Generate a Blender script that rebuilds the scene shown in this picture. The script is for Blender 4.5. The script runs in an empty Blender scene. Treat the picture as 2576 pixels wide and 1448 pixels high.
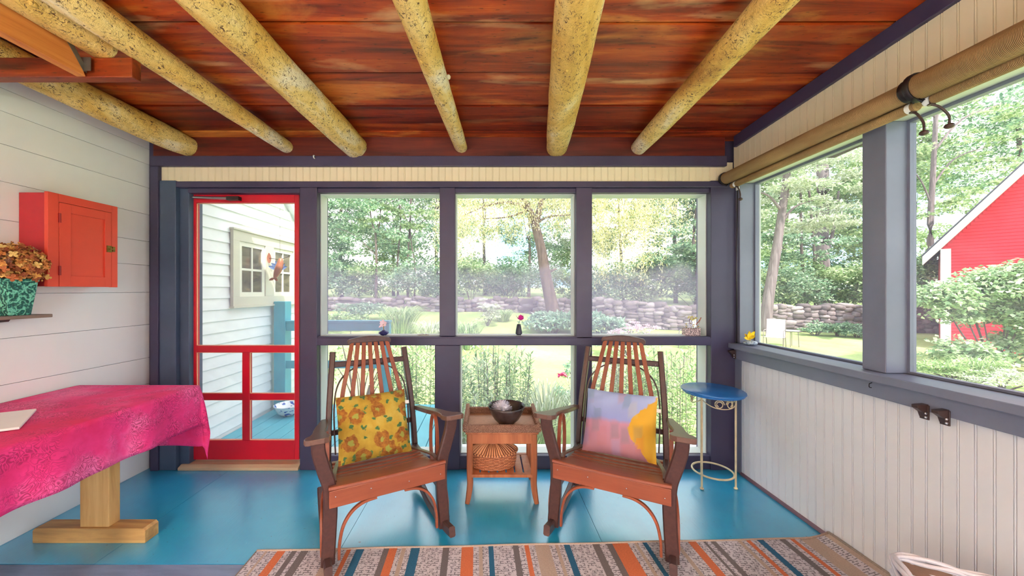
import bpy, math, random
import numpy as np
from mathutils import Vector, Matrix, Euler

random.seed(7)
RNG = np.random.default_rng(7)
scene = bpy.context.scene
COL = scene.collection
PI = math.pi

# ------------------------------------------------------------------ camera, sky, sun, exposure
EYE = 1.335
FPX, PX, PY = 900.0, 1228.0, 732.0
cam_d = bpy.data.cameras.new('camera')
cam = bpy.data.objects.new('camera', cam_d)
COL.objects.link(cam)
cam.location = (0, 0, EYE)
cam.rotation_euler = (PI / 2, 0, 0)
cam_d.sensor_width = 36.0
cam_d.lens = FPX / 2576 * 36.0
cam_d.shift_x = (1288 - PX) / 2576
cam_d.shift_y = (PY - 724) / 2576
cam_d.clip_start = 0.02
cam_d.clip_end = 300
scene.camera = cam

scene.view_settings.view_transform = 'Standard'
scene.view_settings.look = 'None'
scene.view_settings.gamma = 1
scene.view_settings.use_curve_mapping = False
scene.view_settings.exposure = 1.25

SUN_DIR = Vector((0.30, -0.58, 0.78)).normalized()     # towards the sun
sun_d = bpy.data.lights.new('sun', 'SUN')
sun_d.energy = 3.6
sun_d.angle = math.radians(1.5)
sun_d.color = (1.0, 0.96, 0.88)
sun = bpy.data.objects.new('sun', sun_d)
COL.objects.link(sun)
sun.rotation_euler = SUN_DIR.to_track_quat('Z', 'Y').to_euler()

world = bpy.data.worlds.new('sky')
scene.world = world
world.use_nodes = True
wn = world.node_tree
wn.nodes.clear()
w_out = wn.nodes.new('ShaderNodeOutputWorld')
w_bg = wn.nodes.new('ShaderNodeBackground')
w_tc = wn.nodes.new('ShaderNodeTexCoord')
w_no = wn.nodes.new('ShaderNodeTexNoise')
w_no.inputs['Scale'].default_value = 4.0
w_no.inputs['Detail'].default_value = 6.0
w_rp = wn.nodes.new('ShaderNodeValToRGB')
w_rp.color_ramp.elements[0].position = 0.38
w_rp.color_ramp.elements[0].color = (0.30, 0.62, 0.95, 1)
w_rp.color_ramp.elements[1].position = 0.50
w_rp.color_ramp.elements[1].color = (1.0, 1.0, 1.0, 1)
wn.links.new(w_tc.outputs['Generated'], w_no.inputs['Vector'])
wn.links.new(w_no.outputs['Fac'], w_rp.inputs['Fac'])
wn.links.new(w_rp.outputs['Color'], w_bg.inputs['Color'])
w_bg.inputs['Strength'].default_value = 1.5
wn.links.new(w_bg.outputs['Background'], w_out.inputs['Surface'])


# ------------------------------------------------------------------ helpers
def at(x, y, Y):
    return Vector(((x - PX) * Y / FPX, Y, EYE + (PY - y) * Y / FPX))


def lin(r, g, b):
    f = lambda c: (c / 255 / 12.92) if c / 255 <= 0.04045 else ((c / 255 + 0.055) / 1.055) ** 2.4
    return (f(r), f(g), f(b), 1)


def new_mat(name):
    m = bpy.data.materials.new(name)
    m.use_nodes = True
    nt = m.node_tree
    bsdf = nt.nodes['Principled BSDF']
    return m, nt, bsdf


def coords(nt, kind='Object', scale=(1, 1, 1), rot=(0, 0, 0)):
    tc = nt.nodes.new('ShaderNodeTexCoord')
    mp = nt.nodes.new('ShaderNodeMapping')
    mp.inputs['Scale'].default_value = scale
    mp.inputs['Rotation'].default_value = rot
    nt.links.new(tc.outputs[kind], mp.inputs['Vector'])
    return mp.outputs['Vector']


def noise(nt, vec, scale, detail=4, rough=0.55, dist=0.0):
    n = nt.nodes.new('ShaderNodeTexNoise')
    n.inputs['Scale'].default_value = scale
    n.inputs['Detail'].default_value = detail
    n.inputs['Roughness'].default_value = rough
    n.inputs['Distortion'].default_value = dist
    nt.links.new(vec, n.inputs['Vector'])
    return n.outputs['Fac']


def ramp(nt, fac, stops, interp='LINEAR'):
    r = nt.nodes.new('ShaderNodeValToRGB')
    r.color_ramp.interpolation = interp
    els = r.color_ramp.elements
    while len(els) < len(stops):
        els.new(0.5)
    for e, (p, c) in zip(els, stops):
        e.position = p
        e.color = c
    nt.links.new(fac, r.inputs['Fac'])
    return r.outputs['Color']


def mix(nt, fac, a, b, mode='MIX'):
    m = nt.nodes.new('ShaderNodeMix')
    m.data_type = 'RGBA'
    m.blend_type = mode
    for sock, v in ((m.inputs[0], fac), (m.inputs[6], a), (m.inputs[7], b)):
        if hasattr(v, 'is_linked') or hasattr(v, 'links'):
            nt.links.new(v, sock)
        else:
            sock.default_value = v
    return m.outputs[2]


def bump(nt, bsdf, height, strength=0.3, dist=0.01):
    b = nt.nodes.new('ShaderNodeBump')
    b.inputs['Strength'].default_value = strength
    b.inputs['Distance'].default_value = dist
    nt.links.new(height, b.inputs['Height'])
    nt.links.new(b.outputs['Normal'], bsdf.inputs['Normal'])


def gray(v):
    return (v, v, v, 1)


def paint(name, c, var=0.12, scale=6, rough=0.5, bmp=0.1, stretch=(1, 1, 1), metal=0.0, spec=0.5):
    m, nt, b = new_mat(name)
    v = coords(nt, 'Object', stretch)
    n = noise(nt, v, scale, 5)
    c0 = tuple(x * (1 - var) for x in c[:3]) + (1,)
    c1 = tuple(min(1, x * (1 + var)) for x in c[:3]) + (1,)
    nt.links.new(ramp(nt, n, [(0.3, c0), (0.7, c1)]), b.inputs['Base Color'])
    b.inputs['Roughness'].default_value = rough
    b.inputs['Metallic'].default_value = metal
    b.inputs['Specular IOR Level'].default_value = spec
    if bmp:
        bump(nt, b, noise(nt, v, scale * 12, 3), bmp, 0.004)
    return m


def wood(name, c_dark, c_mid, c_light, axis='Y', scale=1.0, rough=0.45, contrast=(0.3, 0.5, 0.72), bmp=0.15):
    """streaks that run along the given object axis"""
    m, nt, b = new_mat(name)
    st = {'X': (1.2, 14, 14), 'Y': (14, 1.2, 14), 'Z': (14, 14, 1.2)}[axis]
    v = coords(nt, 'Object', tuple(s * scale for s in st))
    n = noise(nt, v, 1.6, 8, 0.6, 0.6)
    nt.links.new(ramp(nt, n, [(contrast[0], c_dark), (contrast[1], c_mid), (contrast[2], c_light)]), b.inputs['Base Color'])
    b.inputs['Roughness'].default_value = rough
    bump(nt, b, n, bmp, 0.006)
    return m


class MB:
    """collects shapes for one mesh"""

    def __init__(self):
        self.v, self.f, self.m = [], [], []
        self.mi = 0

    def add(self, vs, fs):
        o = len(self.v)
        self.v += [tuple(p) for p in vs]
        self.f += [tuple(i + o for i in f) for f in fs]
        self.m += [self.mi] * len(fs)
        return self

    def box(self, x0, x1, y0, y1, z0, z1):
        vs = [(x0, y0, z0), (x1, y0, z0), (x1, y1, z0), (x0, y1, z0), (x0, y0, z1), (x1, y0, z1), (x1, y1, z1), (x0, y1, z1)]
        return self.add(vs, [(3, 2, 1, 0), (4, 5, 6, 7), (0, 1, 5, 4), (1, 2, 6, 5), (2, 3, 7, 6), (3, 0, 4, 7)])

    def obox(self, c, size, rot=(0, 0, 0)):
        R = Euler(rot).to_matrix()
        c = Vector(c)
        hx, hy, hz = [s / 2 for s in size]
        vs = [c + R @ Vector(p) for p in [(-hx, -hy, -hz), (hx, -hy, -hz), (hx, hy, -hz), (-hx, hy, -hz), (-hx, -hy, hz), (hx, -hy, hz), (hx, hy, hz), (-hx, hy, hz)]]
        return self.add(vs, [(3, 2, 1, 0), (4, 5, 6, 7), (0, 1, 5, 4), (1, 2, 6, 5), (2, 3, 7, 6), (3, 0, 4, 7)])

    def sweep(self, path, prof, ref=(0, 0, 1), closed=False, caps=True, scale=None):
        """prof: list of (a, b); a along W (perpendicular, nearest ref), b along T x W"""
        P = [Vector(p) for p in path]
        n = len(P)
        k = len(prof)
        ref = Vector(ref)
        vs, fs = [], []
        for i in range(n):
            if closed:
                T = (P[(i + 1) % n] - P[i - 1]).normalized()
            else:
                T = (P[min(i + 1, n - 1)] - P[max(i - 1, 0)]).normalized()
            W = ref - T * ref.dot(T)
            if W.length < 1e-5:
                W = T.orthogonal()
            W.normalize()
            B = T.cross(W)
            s = scale[i] if scale else 1.0
            vs += [P[i] + W * (a * s) + B * (b * s) for a, b in prof]
        rng = n if closed else n - 1
        for i in range(rng):
            j = (i + 1) % n
            for q in range(k):
                r = (q + 1) % k
                fs.append((i * k + q, i * k + r, j * k + r, j * k + q))
        if caps and not closed:
            fs.append(tuple(range(k - 1, -1, -1)))
            fs.append(tuple((n - 1) * k + q for q in range(k)))
        return self.add(vs, fs)

    def tube(self, path, r, seg=8, closed=False, scale=None, ref=(0, 0, 1)):
        prof = [(r * math.cos(2 * PI * q / seg), r * math.sin(2 * PI * q / seg)) for q in range(seg)]
        return self.sweep(path, prof, ref, closed, True, scale)

    def bar(self, path, w, t, ref=(1, 0, 0), closed=False, scale=None):
        c = min(w, t) * 0.18
        a, b = w / 2, t / 2
        prof = [(-a, -b + c), (-a + c, -b), (a - c, -b), (a, -b + c), (a, b - c), (a - c, b), (-a + c, b), (-a, b - c)]
        return self.sweep(path, prof, ref, closed, True, scale)

    def lathe(self, prof, c=(0, 0, 0), seg=24, cap0=True, cap1=True):
        cx, cy, cz = c
        vs, fs = [], []
        n = len(prof)
        for r, z in prof:
            for q in range(seg):
                a = 2 * PI * q / seg
                vs.append((cx + r * math.cos(a), cy + r * math.sin(a), cz + z))
        for i in range(n - 1):
            for q in range(seg):
                r = (q + 1) % seg
                fs.append((i * seg + q, i * seg + r, (i + 1) * seg + r, (i + 1) * seg + q))
        if cap0:
            fs.append(tuple(range(seg - 1, -1, -1)))
        if cap1:
            fs.append(tuple((n - 1) * seg + q for q in range(seg)))
        return self.add(vs, fs)

    def prism(self, poly, h0, h1, plane='XY'):
        """polygon extruded along the missing axis"""
        n = len(poly)

        def p3(p, h):
            if plane == 'XY':
                return (p[0], p[1], h)
            if plane == 'XZ':
                return (p[0], h, p[1])
            return (h, p[0], p[1])
        vs = [p3(p, h0) for p in poly] + [p3(p, h1) for p in poly]
        fs = [tuple(range(n - 1, -1, -1)), tuple(n + i for i in range(n))]
        fs += [(i, (i + 1) % n, n + (i + 1) % n, n + i) for i in range(n)]
        return self.add(vs, fs)

    def ball(self, c, r, seg=12, rings=8):
        c = Vector(c)
        if not hasattr(r, '__len__'):
            r = (r, r, r)
        vs = [c + Vector((0, 0, -r[2]))]
        for i in range(1, rings):
            t = -PI / 2 + PI * i / rings
            for q in range(seg):
                a = 2 * PI * q / seg
                vs.append(c + Vector((r[0] * math.cos(t) * math.cos(a), r[1] * math.cos(t) * math.sin(a), r[2] * math.sin(t))))
        vs.append(c + Vector((0, 0, r[2])))
        fs = [(0, 1 + (q + 1) % seg, 1 + q) for q in range(seg)]
        for i in range(rings - 2):
            for q in range(seg):
                a, b = 1 + i * seg + q, 1 + i * seg + (q + 1) % seg
                fs.append((a, b, b + seg, a + seg))
        L = len(vs) - 1
        o = 1 + (rings - 2) * seg
        fs += [(o + q, o + (q + 1) % seg, L) for q in range(seg)]
        return self.add(vs, fs)

    def petal(self, base, direction, length, width, up=(0, 0, 1), curl=0.25, n=4):
        """a curved leaf or petal"""
        base, d, u = Vector(base), Vector(direction).normalized(), Vector(up)
        s = d.cross(u)
        if s.length < 1e-4:
            s = d.orthogonal()
        s.normalize()
        nrm = s.cross(d)
        vs, fs = [], []
        for i in range(n + 1):
            t = i / n
            w = width / 2 * math.sin(PI * (0.12 + 0.86 * t)) ** 0.8
            c = base + d * length * t + nrm * (curl * length * (t * t - 0.0))
            vs += [c - s * w, c + nrm * (-0.12 * width), c + s * w]
        for i in range(n):
            a = i * 3
            fs += [(a, a + 1, a + 4, a + 3), (a + 1, a + 2, a + 5, a + 4)]
        return self.add(vs, fs)

    def build(self, name, mat, parent=None, smooth=False, bevel=0.0, loc=None, rotz=0.0):
        me = bpy.data.meshes.new(name)
        me.from_pydata([tuple(p) for p in self.v], [], self.f)
        mats = mat if isinstance(mat, (list, tuple)) else [mat]
        for mm in mats:
            me.materials.append(mm)
        if len(mats) > 1:
            me.polygons.foreach_set('material_index', self.m)
        if smooth:
            me.polygons.foreach_set('use_smooth', [True] * len(me.polygons))
            if smooth == 'auto':
                me.set_sharp_from_angle(angle=math.radians(40))
        me.update()
        o = bpy.data.objects.new(name, me)
        COL.objects.link(o)
        if parent:
            o.parent = parent
        if loc is not None:
            o.location = loc
            o.rotation_euler = (0, 0, rotz)
        if bevel:
            md = o.modifiers.new('bevel', 'BEVEL')
            md.width = bevel
            md.segments = 2
            md.limit_method = 'ANGLE'
            md.angle_limit = math.radians(50)
        return o


def thing(name, label, cat, loc=(0, 0, 0), rotz=0.0, group=None):
    o = bpy.data.objects.new(name, None)
    o.empty_display_size = 0.1
    COL.objects.link(o)
    o.location = loc
    o.rotation_euler = (0, 0, rotz)
    o['label'] = label
    o['category'] = cat
    if group:
        o['group'] = group
    return o


def tag(o, label, cat, group=None, kind=None):
    o['label'] = label
    o['category'] = cat
    if group:
        o['group'] = group
    if kind:
        o['kind'] = kind
    return o


def struct(name, mb, mat, label=None, bevel=0.0, smooth=False):
    o = mb.build(name, mat, bevel=bevel, smooth=smooth)
    o['kind'] = 'structure'
    if label:
        o['label'] = label
        o['category'] = name.split('_')[0]
    return o


def dup(root, loc, rotz, label, group=None, scale=None):
    r = root.copy()
    COL.objects.link(r)
    r.location = loc
    r.rotation_euler = (0, 0, rotz)
    r['label'] = label
    if group:
        r['group'] = group
    if scale:
        r.scale = (scale, scale, scale) if not hasattr(scale, '__len__') else scale
    for ch in list(root.children):
        c = ch.copy()
        COL.objects.link(c)
        c.parent = r
        for g in ch.children:
            d = g.copy()
            COL.objects.link(d)
            d.parent = c
    return r


def smooth_path(pts, n=6, closed=False):
    P = [Vector(p) for p in pts]
    out = []
    L = len(P)
    rng = L if closed else L - 1
    for i in range(rng):
        if closed:
            a, b, c, d = P[i - 1], P[i], P[(i + 1) % L], P[(i + 2) % L]
        else:
            a, b, c, d = P[max(i - 1, 0)], P[i], P[i + 1], P[min(i + 2, L - 1)]
        for k in range(n):
            t = k / n
            out.append(0.5 * ((2 * b) + (c - a) * t + (2 * a - 5 * b + 4 * c - d) * t * t + (3 * b - a - 3 * c + d) * t ** 3))
    if not closed:
        out.append(P[-1])
    return out


# ------------------------------------------------------------------ materials
M = {}
M['slate'] = paint('slate_paint_shaded', lin(58, 52, 80), 0.12, 3, 0.42, 0.08)  # slate trim with the back wall's shade put into its colour
M['slate_r'] = paint('slate_paint_lit', lin(116, 121, 142), 0.10, 3, 0.42, 0.08)  # same slate trim, side light put into its colour
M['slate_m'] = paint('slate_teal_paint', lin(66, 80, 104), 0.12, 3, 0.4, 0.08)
M['cream'] = paint('cream_paint', lin(226, 214, 184), 0.03, 2, 0.55, 0.03)
M['white'] = paint('white_paint', lin(236, 238, 238), 0.03, 2, 0.55, 0.05)
M['whiteboard'] = paint('white_beadboard_paint', lin(226, 227, 232), 0.02, 3, 0.5, 0.03)
M['sage'] = paint('pale_sage_paint', lin(200, 205, 200), 0.04, 3, 0.5, 0.03)
M['pinktrim'] = paint('dusty_mauve_paint', lin(150, 112, 122), 0.1, 8, 0.45, 0.1)
M['black'] = paint('black_metal', lin(28, 22, 26), 0.1, 8, 0.35, 0.0)
M['brownmetal'] = paint('dark_brown_metal', lin(66, 46, 44), 0.1, 8, 0.4, 0.0)
M['chrome'] = paint('chrome', lin(200, 200, 205), 0.05, 8, 0.18, 0.0, metal=1.0)
M['galv'] = paint('grey_plate', lin(130, 126, 118), 0.2, 20, 0.4, 0.0, metal=0.8)
M['whiteplastic'] = paint('white_plastic', lin(238, 238, 236), 0.02, 8, 0.4, 0.0)
M['doorred'] = paint('crimson_door_paint', lin(190, 16, 40), 0.08, 3, 0.32, 0.05)
M['cabred'] = paint('tomato_red_paint', lin(214, 72, 52), 0.06, 5, 0.45, 0.08)
M['dark'] = paint('dark_gap', lin(40, 14, 8), 0.1, 8, 0.8, 0.0)
M['threshold'] = paint('threshold_wood', lin(190, 165, 135), 0.1, 5, 0.5, 0.1, (1, 8, 8))
M['orange'] = wood('orange_brown_poly', lin(130, 64, 42), lin(142, 73, 48), lin(156, 84, 58), 'X', 1.0, 0.42, bmp=0.03)
M['slatw'] = wood('orange_brown_slat', lin(130, 64, 42), lin(142, 73, 48), lin(156, 84, 58), 'Z', 1.0, 0.42, bmp=0.03)
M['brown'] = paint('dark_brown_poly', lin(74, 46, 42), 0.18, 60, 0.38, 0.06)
M['brown_sheen'] = paint('dark_brown_poly_sheen', lin(104, 74, 62), 0.12, 60, 0.3, 0.04)  # brown poly lightened to paint in the gloss on the arms
M['pine'] = wood('golden_pine', lin(176, 128, 70), lin(206, 158, 94), lin(224, 182, 118), 'Z', 0.8, 0.5)
M['pine_h'] = wood('golden_pine_foot', lin(150, 112, 68), lin(190, 145, 86), lin(214, 174, 112), 'X', 0.8, 0.5)
M['tablewood'] = wood('reddish_table_wood', lin(140, 78, 48), lin(172, 100, 62), lin(190, 122, 80), 'Z', 0.9, 0.45)
M['turq'] = paint('turquoise_paint', lin(92, 176, 190), 0.08, 4, 0.45, 0.05, (2, 1, 1))
M['rope_white'] = paint('cream_iron_paint', lin(214, 196, 158), 0.15, 20, 0.4, 0.1)
M['brass'] = paint('aged_brass', lin(128, 104, 50), 0.3, 40, 0.35, 0.1, metal=0.7)
M['timber'] = wood('rafter_timber', lin(150, 78, 30), lin(190, 116, 52), lin(208, 140, 70), 'Y', 0.8, 0.6)


def stained(name, axis='X', cross=True, dark=1.0):
    """red-brown stained boards with worn yellow streaks"""
    m, nt, b = new_mat(name)
    st = (0.7, 9, 9) if axis == 'X' else (9, 0.7, 9)
    v = coords(nt, 'Object', st)
    n1 = noise(nt, v, 1.5, 9, 0.62, 0.5)
    base = ramp(nt, n1, [(0.30, lin(80 * dark, 20 * dark, 8 * dark)), (0.43, lin(140 * dark, 46 * dark, 16 * dark)),
                         (0.56, lin(186 * dark, 80 * dark, 22 * dark)), (0.70, lin(222 * dark, 132 * dark, 50 * dark))])
    v2 = coords(nt, 'Object', (0.8, 3.4, 3.4) if axis == 'X' else (3.4, 0.8, 3.4))
    n2 = noise(nt, v2, 1.3, 6, 0.6, 0.8)
    f = ramp(nt, n2, [(0.53, gray(0)), (0.68, gray(0.85))])
    worn = mix(nt, f, base, lin(226, 158, 74))
    n3 = noise(nt, v2, 2.1, 5, 0.5, 0.3)
    f3 = ramp(nt, n3, [(0.60, gray(0)), (0.72, gray(0.7))])
    worn = mix(nt, f3, worn, lin(240, 214, 160))
    geo = nt.nodes.new('ShaderNodeNewGeometry')
    tint = ramp(nt, geo.outputs['Random Per Island'], [(0.0, lin(180, 130, 110)), (0.5, lin(235, 215, 200)), (1.0, lin(255, 250, 240))])
    worn = mix(nt, 1.0, worn, tint, 'MULTIPLY')
    vs = coords(nt, 'Object', (14, 60, 60) if axis == 'X' else (60, 14, 60))
    sp = ramp(nt, noise(nt, vs, 1.4, 3, 0.5), [(0.30, lin(60, 16, 8)), (0.36, gray(1))])
    worn = mix(nt, 0.6, worn, sp, 'MULTIPLY')
    nt.links.new(worn, b.inputs['Base Color'])
    b.inputs['Roughness'].default_value = 0.42
    bump(nt, b, n1, 0.35, 0.01)
    return m


M['ceil'] = stained('stained_ceiling_boards')
M['beamred'] = stained('stained_beam', dark=0.78)
M['beamdark'] = wood('dark_red_beam', lin(52, 10, 6), lin(84, 20, 10), lin(112, 38, 18), 'X', 0.8, 0.45)


def log_mat():
    m, nt, b = new_mat('peeled_log')
    v = coords(nt, 'Object', (1, 1, 1))
    n1 = noise(nt, coords(nt, 'Object', (2.5, 0.9, 2.5)), 1.6, 5, 0.6, 0.6)
    base = ramp(nt, n1, [(0.32, lin(180, 130, 56)), (0.43, lin(220, 178, 88)), (0.54, lin(236, 206, 128)), (0.64, lin(242, 230, 200))])
    # insect galleries: thin curled dark lines
    w = nt.nodes.new('ShaderNodeTexNoise')
    w.inputs['Scale'].default_value = 46
    w.inputs['Detail'].default_value = 1.0
    w.inputs['Distortion'].default_value = 1.8
    nt.links.new(coords(nt, 'Object', (1, 0.6, 1)), w.inputs['Vector'])
    ring = ramp(nt, w.outputs['Fac'], [(0.465, gray(0)), (0.49, gray(1)), (0.51, gray(1)), (0.535, gray(0))])
    gate = ramp(nt, noise(nt, v, 30, 2), [(0.44, gray(0)), (0.52, gray(1))])
    fac = mix(nt, 1.0, ring, gate, 'MULTIPLY')
    c = mix(nt, fac, base, lin(96, 58, 26))
    blot = ramp(nt, noise(nt, coords(nt, 'Object', (3, 1.2, 3)), 3.1, 6, 0.7), [(0.62, gray(0)), (0.74, gray(0.6))])
    c = mix(nt, blot, c, lin(150, 90, 34))
    nt.links.new(c, b.inputs['Base Color'])
    b.inputs['Roughness'].default_value = 0.5
    bump(nt, b, noise(nt, v, 26, 6, 0.7), 0.8, 0.02)
    return m


M['log'] = log_mat()


def floor_mat():
    m, nt, b = new_mat('teal_floor_paint')
    v = coords(nt, 'Object', (1, 1, 1))
    n = noise(nt, v, 1.6, 5, 0.6)
    c = ramp(nt, n, [(0.3, lin(22, 148, 196)), (0.55, lin(34, 164, 208)), (0.75, lin(62, 182, 218))])
    sc = ramp(nt, noise(nt, coords(nt, 'Object', (26, 5, 1), (0, 0, 0.5)), 2.0, 6, 0.7), [(0.68, gray(0)), (0.74, gray(0.5))])
    c = mix(nt, sc, c, lin(120, 200, 220))
    sp = ramp(nt, noise(nt, v, 46, 2, 0.5), [(0.255, gray(0.8)), (0.27, gray(0))])
    c = mix(nt, sp, c, lin(24, 84, 110))
    nt.links.new(c, b.inputs['Base Color'])
    b.inputs['Roughness'].default_value = 0.34
    b.inputs['Specular IOR Level'].default_value = 0.8
    b.inputs['Coat Weight'].default_value = 0.9
    b.inputs['Coat IOR'].default_value = 1.75
    b.inputs['Coat Roughness'].default_value = 0.24
    h = noise(nt, coords(nt, 'Object', (60, 8, 1), (0, 0, 0.35)), 1.5, 4, 0.6)
    bump(nt, b, h, 0.25, 0.004)
    return m


M['floor'] = floor_mat()
M['floor_worn'] = paint('worn_violet_floor_paint', lin(112, 128, 160), 0.18, 5, 0.42, 0.2, (1, 6, 1))

# ------------------------------------------------------------------ the porch shell
XL, XR, YB = -2.557, 1.845, 2.68
YF = -2.4                      # how far the porch runs on behind the camera


def px_(x):
    return (x - PX) * YB / FPX


def M_back():
    return M['slate']


def ceil_z(y):
    return 2.487 + 0.052 * (YB - y)


# floor: painted plywood sheets
mb = MB()
seams = [-2.75, -1.93, -0.765, 0.606, 1.90]
for a, b_ in zip(seams[:-1], seams[1:]):
    mb.box(a + 0.0012, b_ - 0.0012, 1.752, YB + 0.10, -0.05, 0.0)
struct('floor', mb, M['floor'])
mb = MB()
for i in range(18):
    y1 = 1.749 - i * 0.235
    mb.box(-2.75, 1.90, y1 - 0.232, y1, -0.05, -0.001)
sf = struct('floor_boards', mb, M['floor_worn'])
sf.name = 'floor.001'
mb = MB()
mb.box(-2.75, 1.90, YF, YB + 0.1, -0.12, -0.052)
struct('floor', mb, M['dark'])

# ceiling boards across the porch
mb = MB()
edges = [2.76, 2.586, 2.27, 1.95, 1.61, 1.30, 0.98, 0.62, 0.30, -0.05, -0.40, -0.74, -1.1, -1.45, -1.8, -2.15, -2.5]
for i in range(len(edges) - 1):
    y1, y0 = edges[i] - 0.007, edges[i + 1] + 0.007
    dz = 0.004 * ((i * 7) % 3 - 1)
    n = 10
    vs, fs = [], []
    for k in range(n + 1):
        x = -2.62 + k * (1.90 + 2.62) / n
        wob = 0.003 * math.sin(x * 2.1 + i * 1.7)
        for yy in (y0 + wob, y1 + wob):
            vs += [(x, yy, ceil_z(yy) + dz), (x, yy, ceil_z(yy) + dz + 0.025)]
    for k in range(n):
        a = k * 4
        fs += [(a, a + 2, a + 6, a + 4), (a + 1, a + 5, a + 7, a + 3), (a, a + 4, a + 5, a + 1), (a + 2, a + 3, a + 7, a + 6)]
    fs += [(0, 1, 3, 2), (n * 4, n * 4 + 2, n * 4 + 3, n * 4 + 1)]
    mb.add(vs, fs)
struct('ceiling', mb, M['ceil'])
mb = MB()
for (y0, y1, z0, z1) in ((YF - 0.2, 3.15, ceil_z(YF) + 0.06, ceil_z(YF) + 0.2),):
    vs = []
    for y in (y0, y1):
        for x in (-2.75, 3.05):  # eave stretched out of view to keep sun off the floor
            vs += [(x, y, ceil_z(y) + 0.045), (x, y, ceil_z(y) + 0.16)]
    mb.add(vs, [(0, 2, 6, 4), (1, 5, 7, 3), (0, 1, 3, 2), (4, 6, 7, 5), (0, 4, 5, 1), (2, 3, 7, 6)])
o = struct('roof_deck', mb, M['dark'])
o.name = 'ceiling.001'

mb = MB(); mb.box(XL - 0.10, px_(392), YB + 0.021, YB + 0.16, -0.1, 2.75); struct('wall_back', mb, M_back())
mb = MB(); mb.box(px_(1815), XR + 0.16, YB + 0.055, YB + 0.18, 2.10, 2.85); struct('wall_back', mb, M_back())
mb = MB(); mb.box(px_(380), XR + 0.16, YB + 0.125, YB + 0.18, 2.10, 2.85); struct('wall_back', mb, M_back())
# left plank wall
mb = MB()
zs = [0.0, 0.24, 0.46, 0.66, 0.86, 1.08, 1.30, 1.52, 1.73, 1.93, 2.10, 2.26, 2.40, 2.75]
for i in range(len(zs) - 1):
    tl = lambda k: 0.0 if k in (0, len(zs) - 1) else (0.045 * math.sin(k * 1.3))   # each joint has a slight slope
    y0, y1 = YF, YB + 0.02
    g = 0.0013
    za0, za1 = zs[i] + g, zs[i] + tl(i) * 0.6 + g
    zb0, zb1 = zs[i + 1] - g, zs[i + 1] + tl(i + 1) * 0.6 - g
    x0, x1 = XL - 0.02, XL
    vs = [(x0, y0, za0), (x1, y0, za0), (x1, y1, za1), (x0, y1, za1), (x0, y0, zb0), (x1, y0, zb0), (x1, y1, zb1), (x0, y1, zb1)]
    mb.add(vs, [(3, 2, 1, 0), (4, 5, 6, 7), (0, 1, 5, 4), (1, 2, 6, 5), (2, 3, 7, 6), (3, 0, 4, 7)])
mb.box(XL - 0.10, XL - 0.021, YF, YB + 0.02, -0.1, 2.75)
struct('wall_left', mb, M['white'])


def beadboard(mb, u0, u1, v0, v1, face, horiz, step=0.0508, depth=0.003, back=0.02):
    """vertical beads; horiz 'X' (faces -Y at y=face) or 'Y' (faces -X at x=face)"""
    n = int((u1 - u0) / step) + 1
    for i in range(n):
        a, b_ = u0 + i * step, min(u0 + (i + 1) * step, u1)
        if b_ - a < 0.004:
            continue
        prof = [(a, back), (a, 0), (b_ - 0.010, 0), (b_ - 0.0078, depth), (b_ - 0.0055, 0), (b_ - 0.003, 0), (b_ - 0.0015, depth), (b_, depth * 0.3), (b_, back)]
        if horiz == 'X':
            P = [(p, face + q) for p, q in prof]
        else:
            P = [(face + q, p) for p, q in reversed(prof)]
        if v1 > v0:
            mb.prism(P, v0, v1, 'XY')


# back wall: header band
mb = MB(); beadboard(mb, -2.45, 1.835, 2.13, 2.30, 2.684, 'X'); struct('wall_back', mb, M['cream'])
T = []


def trim(x0, x1, y0, y1, z0, z1, mat='slate', bevel=0.004):
    mb = MB(); mb.box(x0, x1, y0, y1, z0, z1)
    T.append(struct('trim_%d' % (len(T) + 1), mb, M[mat], bevel=bevel))


def px(x):
    return (x - PX) * YB / FPX


def pz(y):
    return EYE + (PY - y) * YB / FPX


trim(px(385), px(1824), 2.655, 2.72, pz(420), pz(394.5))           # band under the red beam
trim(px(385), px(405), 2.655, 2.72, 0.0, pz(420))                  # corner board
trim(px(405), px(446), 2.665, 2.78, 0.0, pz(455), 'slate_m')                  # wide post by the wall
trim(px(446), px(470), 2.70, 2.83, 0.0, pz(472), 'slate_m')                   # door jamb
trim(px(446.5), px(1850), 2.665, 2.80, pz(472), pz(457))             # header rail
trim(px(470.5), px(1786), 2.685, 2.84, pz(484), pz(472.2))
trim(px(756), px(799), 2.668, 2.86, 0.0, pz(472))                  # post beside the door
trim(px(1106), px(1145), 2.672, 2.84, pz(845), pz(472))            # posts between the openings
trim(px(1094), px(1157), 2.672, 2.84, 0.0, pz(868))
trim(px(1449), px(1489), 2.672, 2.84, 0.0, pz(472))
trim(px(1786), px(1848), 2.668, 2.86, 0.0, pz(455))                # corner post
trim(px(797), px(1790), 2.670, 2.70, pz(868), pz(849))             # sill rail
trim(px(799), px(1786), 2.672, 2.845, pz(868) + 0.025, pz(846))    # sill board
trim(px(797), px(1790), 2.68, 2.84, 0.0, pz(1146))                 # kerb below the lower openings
trim(XR - 0.004, XR + 0.03, 2.60, 2.69, 0.0, 0.92, 'slate_r')

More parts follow.
